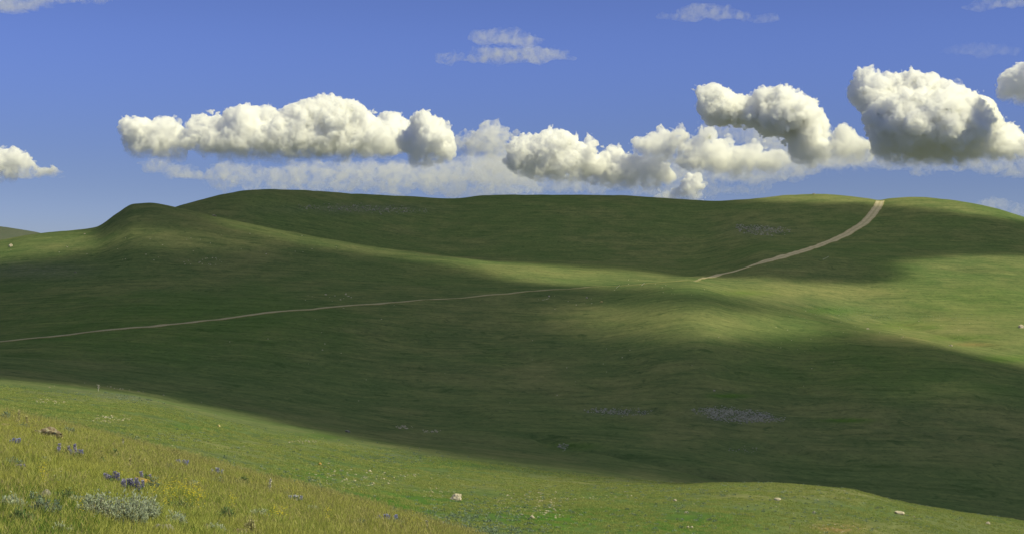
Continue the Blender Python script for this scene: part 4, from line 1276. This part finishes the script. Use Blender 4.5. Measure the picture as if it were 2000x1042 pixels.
def lupine(X, Y, spikes, w, h, label, petals, seed, dmin=10, dmax=60, leaves=260):
    """w: width of the whole clump, h: height of a spike, in photograph pixels"""
    r = np.random.default_rng(seed + 500)
    p = at(X, Y, dmin, dmax)
    k = p.y / F
    e = empty("lupine_plant", p)
    tag(e, label, "lupine", LP)
    W, H_ = w * k, h * k
    (sv, sf), (lv, lf) = bush_mesh(W * 1.05, H_ * 0.62, 16, leaves, 0.05, 0.012, seed)
    fo = new_obj("foliage", mesh_from("foliage", lv, lf, smooth=False), e, M_HERB); fo['kind'] = "stuff"
    fw = max(0.045, H_ * 0.20)
    shapes = []
    for q in range(2):
        v, f = spike_mesh(H_ * 0.75, fw, seed * 7 + q)
        me = mesh_from("flower_spike", v, f, smooth=False); me.materials.append(petals)
        tv, tf = tube([(0, 0, -H_ * 0.45), (0, 0, H_ * 0.2), (0, 0, H_ * 0.7)], [0.004, 0.0035, 0.002], 4)
        ms = mesh_from("stalk", tv, tf); ms.materials.append(M_HERB)
        shapes.append((me, ms))
    for i in range(spikes):
        me, ms = shapes[i % 2]
        o = new_obj("flower_spike", me, e)
        o.location = ((i + 0.5) / spikes * W - W / 2 + r.normal() * W * 0.05, r.normal() * W * 0.22, H_ * (0.28 + r.uniform(-0.08, 0.12)))
        o.rotation_euler = (r.normal() * 0.1, r.normal() * 0.12, r.uniform(0, 6))
        s = r.uniform(0.8, 1.15); o.scale = (s, s, s)
        new_obj("stalk", ms, o)
    return e


lupine(28, 874, 5, 20, 17, "vivid blue lupine below the rugged brown outcrop", M_BLUE, 1)
lupine(132, 894, 6, 44, 24, "leafy lupine with a few violet tips, west of the bright blue spikes", M_VIOLET, 2, leaves=520)
lupine(151, 897, 5, 24, 18, "bright blue lupine spikes leaning down from the leafy lupine", M_BLUE, 3)
lupine(357, 914, 7, 28, 15, "violet-blue lupine alone high on the grass slope", M_BLUE, 4)
lupine(421, 931, 7, 28, 15, "pale lilac lupine east of the lone violet-blue one", M_LILAC, 5)
lupine(222, 948, 7, 34, 22, "dark violet lupine, the western of the tight pair", M_DARKV, 6)
lupine(257, 968, 10, 46, 30, "dark violet lupine with the tallest spikes, eastern of the tight pair", M_DARKV, 7)
lupine(285, 944, 3, 24, 20, "sparse grey-violet lupine in front of the arched orange rock", M_VIOLET, 8)
lupine(576, 984, 6, 26, 15, "greyish lilac lupine on the middle of the slope edge", M_LILAC, 9)
lupine(754, 1026, 9, 40, 20, "easternmost blue lupine in the seeding grass", M_BLUE, 10, leaves=420)
lupine(38, 920, 4, 16, 14, "faint violet lupine low at the western edge", M_VIOLET, 11)
lupine(806, 1018, 4, 16, 12, "small lilac lupine at the foot of the seeding grass", M_LILAC, 12)

# ---------------------------------------------------------------- dry stalks, dead branches
ST = "pale dry flower stalks"


def stalk(X, Y, h, label, seed, dmin=15, dmax=60, head=0.55, wpx=4.0, mat=None, lean=0.06):
    r = np.random.default_rng(seed + 900)
    p = at(X, Y, dmin, dmax); k = p.y / F
    H_ = h * k; w = wpx * k
    e = empty("dry_stalk", p, r.uniform(0, 6)); tag(e, label, "dry stalk", ST)
    b = r.normal(size=2) * lean * H_
    path = [(b[0] * t * t, b[1] * t * t, H_ * t - (0.05 if t == 0 else 0)) for t in np.linspace(0, 1, 8)]
    v, f = tube(path, np.linspace(w * 0.24, w * 0.12, 8), 6)
    new_obj("stem", mesh_from("stem", v, f), e, mat or M_STRAW)
    n = int(90 * head) + 10
    t = r.uniform(1 - head, 1.0, n)
    P = np.stack([b[0] * t * t, b[1] * t * t, H_ * t], 1)
    a = r.uniform(0, 6.283, n)
    v, f = leaf_quads(r, P, np.stack([np.cos(a), np.sin(a), r.uniform(0.2, 1.0, n)], 1), w * 0.85, w * 0.30)
    hd = new_obj("seed_head", mesh_from("seed_head", v, f, smooth=False), e, mat or M_STRAW); hd['kind'] = "stuff"
    return e


stalk(37, 836, 36, "tallest pale stalk on the near hill crest, before the small dark rock", 1)
stalk(54, 838, 26, "crooked pale stalk between the tallest one and the brown outcrop", 2, lean=0.2)
stalk(75, 830, 16, "thin stalk poking up directly behind the brown outcrop", 3, wpx=2.2)
stalk(240, 875, 18, "thin whitish stalk at the slope edge east of the leafy herb", 4, wpx=2.6, mat=M_DRY)
stalk(220, 874, 16, "bent thin stalk beside the thin whitish one", 5, wpx=2.0, lean=0.5)
stalk(253, 922, 28, "straw stalk standing just above the arched orange rock", 6, wpx=4.2)
stalk(527, 966, 32, "whitish stalk alone at the top of the seeding grass", 7, wpx=4.4, mat=M_DRY)
stalk(554, 947, 12, "short thin stalk east of the lone whitish stalk", 8, wpx=2.0)
stalk(835, 1040, 24, "whitish stalk near the bottom end of the slope edge", 9, wpx=4.0, mat=M_DRY)
stalk(866, 1022, 16, "thin leafless stalk rising over the lower slope end", 10, wpx=2.0, mat=M_DRY)
stalk(192, 763, 12, "lone thin stalk at the edge of the cloud shadow", 11, 60, 200, wpx=2.4, mat=M_DRY)
stalk(1542, 1037, 14, "lone thin stalk on the grassy mound", 12, 50, 180, wpx=2.2, mat=M_STRAW)

DB = "bleached dead branches"


def branch(X, Y, w, label, seed, dmin, dmax, slope=0.25, fork=True, mat=None):
    r = np.random.default_rng(seed + 70)
    p = at(X, Y, dmin, dmax); k = p.y / F
    L = w * k
    e = empty("dead_branch", p); tag(e, label, "dead branch", DB)
    n = 7
    path = [((t - 0.5) * L, r.normal() * L * 0.02, L * (0.03 + slope * t)) for t in np.linspace(0, 1, n)]
    v, f = tube(path, np.linspace(0.55 * k, 0.3 * k, n) * 1.3, 5)
    new_obj("limb", mesh_from("limb", v, f), e, M_DRY)
    if fork:
        path = [((t * 0.42 + 0.0) * L, 0.1 * L * t, L * (0.03 + slope * 0.5 + 0.16 * t)) for t in np.linspace(0, 1, 4)]
        v, f = tube(path, np.linspace(0.4 * k, 0.25 * k, 4) * 1.3, 5)
        new_obj("twig", mesh_from("twig", v, f), e, M_DRY)
    return e


branch(1066, 586, 14, "pale dead branch in the dim grass below the track", 1, 300, 700)
branch(1613, 507, 12, "forked white dead branch on the slope below the road's curve", 2, 450, 900, 0.5)
branch(1207, 562, 7, "small whitish dead branch propped beside the track", 3, 300, 700, 0.8, False)
branch(1256, 557, 6, "upright bleached stub between track and junction", 4, 300, 700, 0.9, False)


# ---------------------------------------------------------------- small flowers
def flowers(name, patches, mat, label, seed):
    r = np.random.default_rng(seed)
    P, S = [], []
    for (X, Y, rx, ry, n, size) in patches:
        for _ in range(n):
            xx, yy = X + r.normal() * rx, Y + r.normal() * ry
            p = at(xx, min(yy + 3, 1060), 8, 60)
            k = p.y / F
            hh = r.uniform(0.14, 0.30)
            c = np.array([p.x, p.y, p.z + hh])
            for j in range(5):
                a = j * 1.2566 + r.uniform(0, 1)
                P.append(c); S.append((math.cos(a), math.sin(a), 0.5, size * k))
    P = np.array(P); S = np.array(S)
    d = S[:, :3] / np.linalg.norm(S[:, :3], axis=1, keepdims=True)
    s = np.cross(d, np.array([0, 0, 1.0])); s /= np.linalg.norm(s, axis=1, keepdims=True)
    L = S[:, 3:4]
    V = np.stack([P, P + d * L * 0.6 + s * L * 0.35, P + d * L, P + d * L * 0.6 - s * L * 0.35], 1).reshape(-1, 3)
    o = new_obj(name, mesh_from(name, V, np.arange(len(V)).reshape(-1, 4), smooth=False), mat=mat)
    return tag(o, label, kind="stuff")


flowers("yellow_wildflowers", [(310, 978, 18, 7, 46, 2.2), (345, 982, 16, 7, 50, 2.2), (378, 985, 14, 8, 60, 2.3), (390, 1003, 8, 4, 26, 2.4), (545, 1026, 10, 4, 40, 2.2), (84, 953, 5, 4, 26, 2.2), (326, 1006, 6, 4, 18, 2.2),
                               (455, 1004, 5, 3, 16, 2.4), (160, 1022, 4, 2, 12, 2.2), (640, 1030, 4, 6, 14, 2.0), (590, 975, 40, 14, 80, 1.3), (60, 846, 20, 5, 36, 1.5), (230, 948, 14, 6, 22, 1.6), (100, 930, 80, 30, 60, 1.3),
                               (400, 960, 160, 26, 80, 1.2), (810, 1034, 14, 6, 20, 1.6)], M_YELLOW, "small yellow wildflowers sprinkled through the near grass", 31)
flowers("white_wildflowers", [(115, 957, 4, 2, 6, 1.8), (92, 1024, 4, 1, 5, 1.8), (205, 1025, 6, 4, 14, 2.0), (183, 1036, 3, 2, 4, 2.2), (160, 880, 120, 40, 40, 1.2), (360, 1030, 20, 6, 8, 1.6)], M_DRY,
        "tiny white wildflowers in the near grass", 32)


# low herbs on the middle slope: bluish cushions seen as dark specks
def cushions():
    r = np.random.default_rng(77)
    P, Dv = [], []
    for (X, Y, rx, ry, n) in [(900, 1005, 60, 20, 150), (965, 1034, 60, 12, 130), (1020, 990, 60, 20, 70), (760, 895, 60, 5, 60), (1250, 955, 120, 10, 60), (240, 773, 60, 7, 60), (1440, 975, 150, 25, 110), (1700, 1010, 120, 16, 70),
                              (640, 930, 90, 16, 80), (330, 858, 60, 6, 40), (1300, 1010, 160, 20, 90), (560, 880, 140, 20, 60), (1640, 608, 50, 6, 90), (1720, 618, 60, 5, 80), (1840, 620, 60, 4, 50)]:
        for _ in range(n):
            p = at(X + r.normal() * rx, min(Y + r.normal() * ry, 1060), 52 if Y > 700 else 300, 180 if Y > 700 else 800)
            s = r.uniform(0.06, 0.16) * (1 if Y > 700 else 3)
            m_ = 16
            v = r.normal(size=(m_, 3)); v[:, 2] = np.abs(v[:, 2]); v /= np.linalg.norm(v, axis=1, keepdims=True)
            P.append(np.array(p) + v * s * np.array([1, 1, 0.6])); Dv.append(v + np.array([0, 0, 0.4]))
    v, f = leaf_quads(r, np.concatenate(P), np.concatenate(Dv), 0.10, 0.035)
    return tag(new_obj("low_herbs", mesh_from("low_herbs", v, f, smooth=False), mat=M_BLUEHERB), "low bluish herbs dotted over the middle slope", kind="stuff")


cushions()
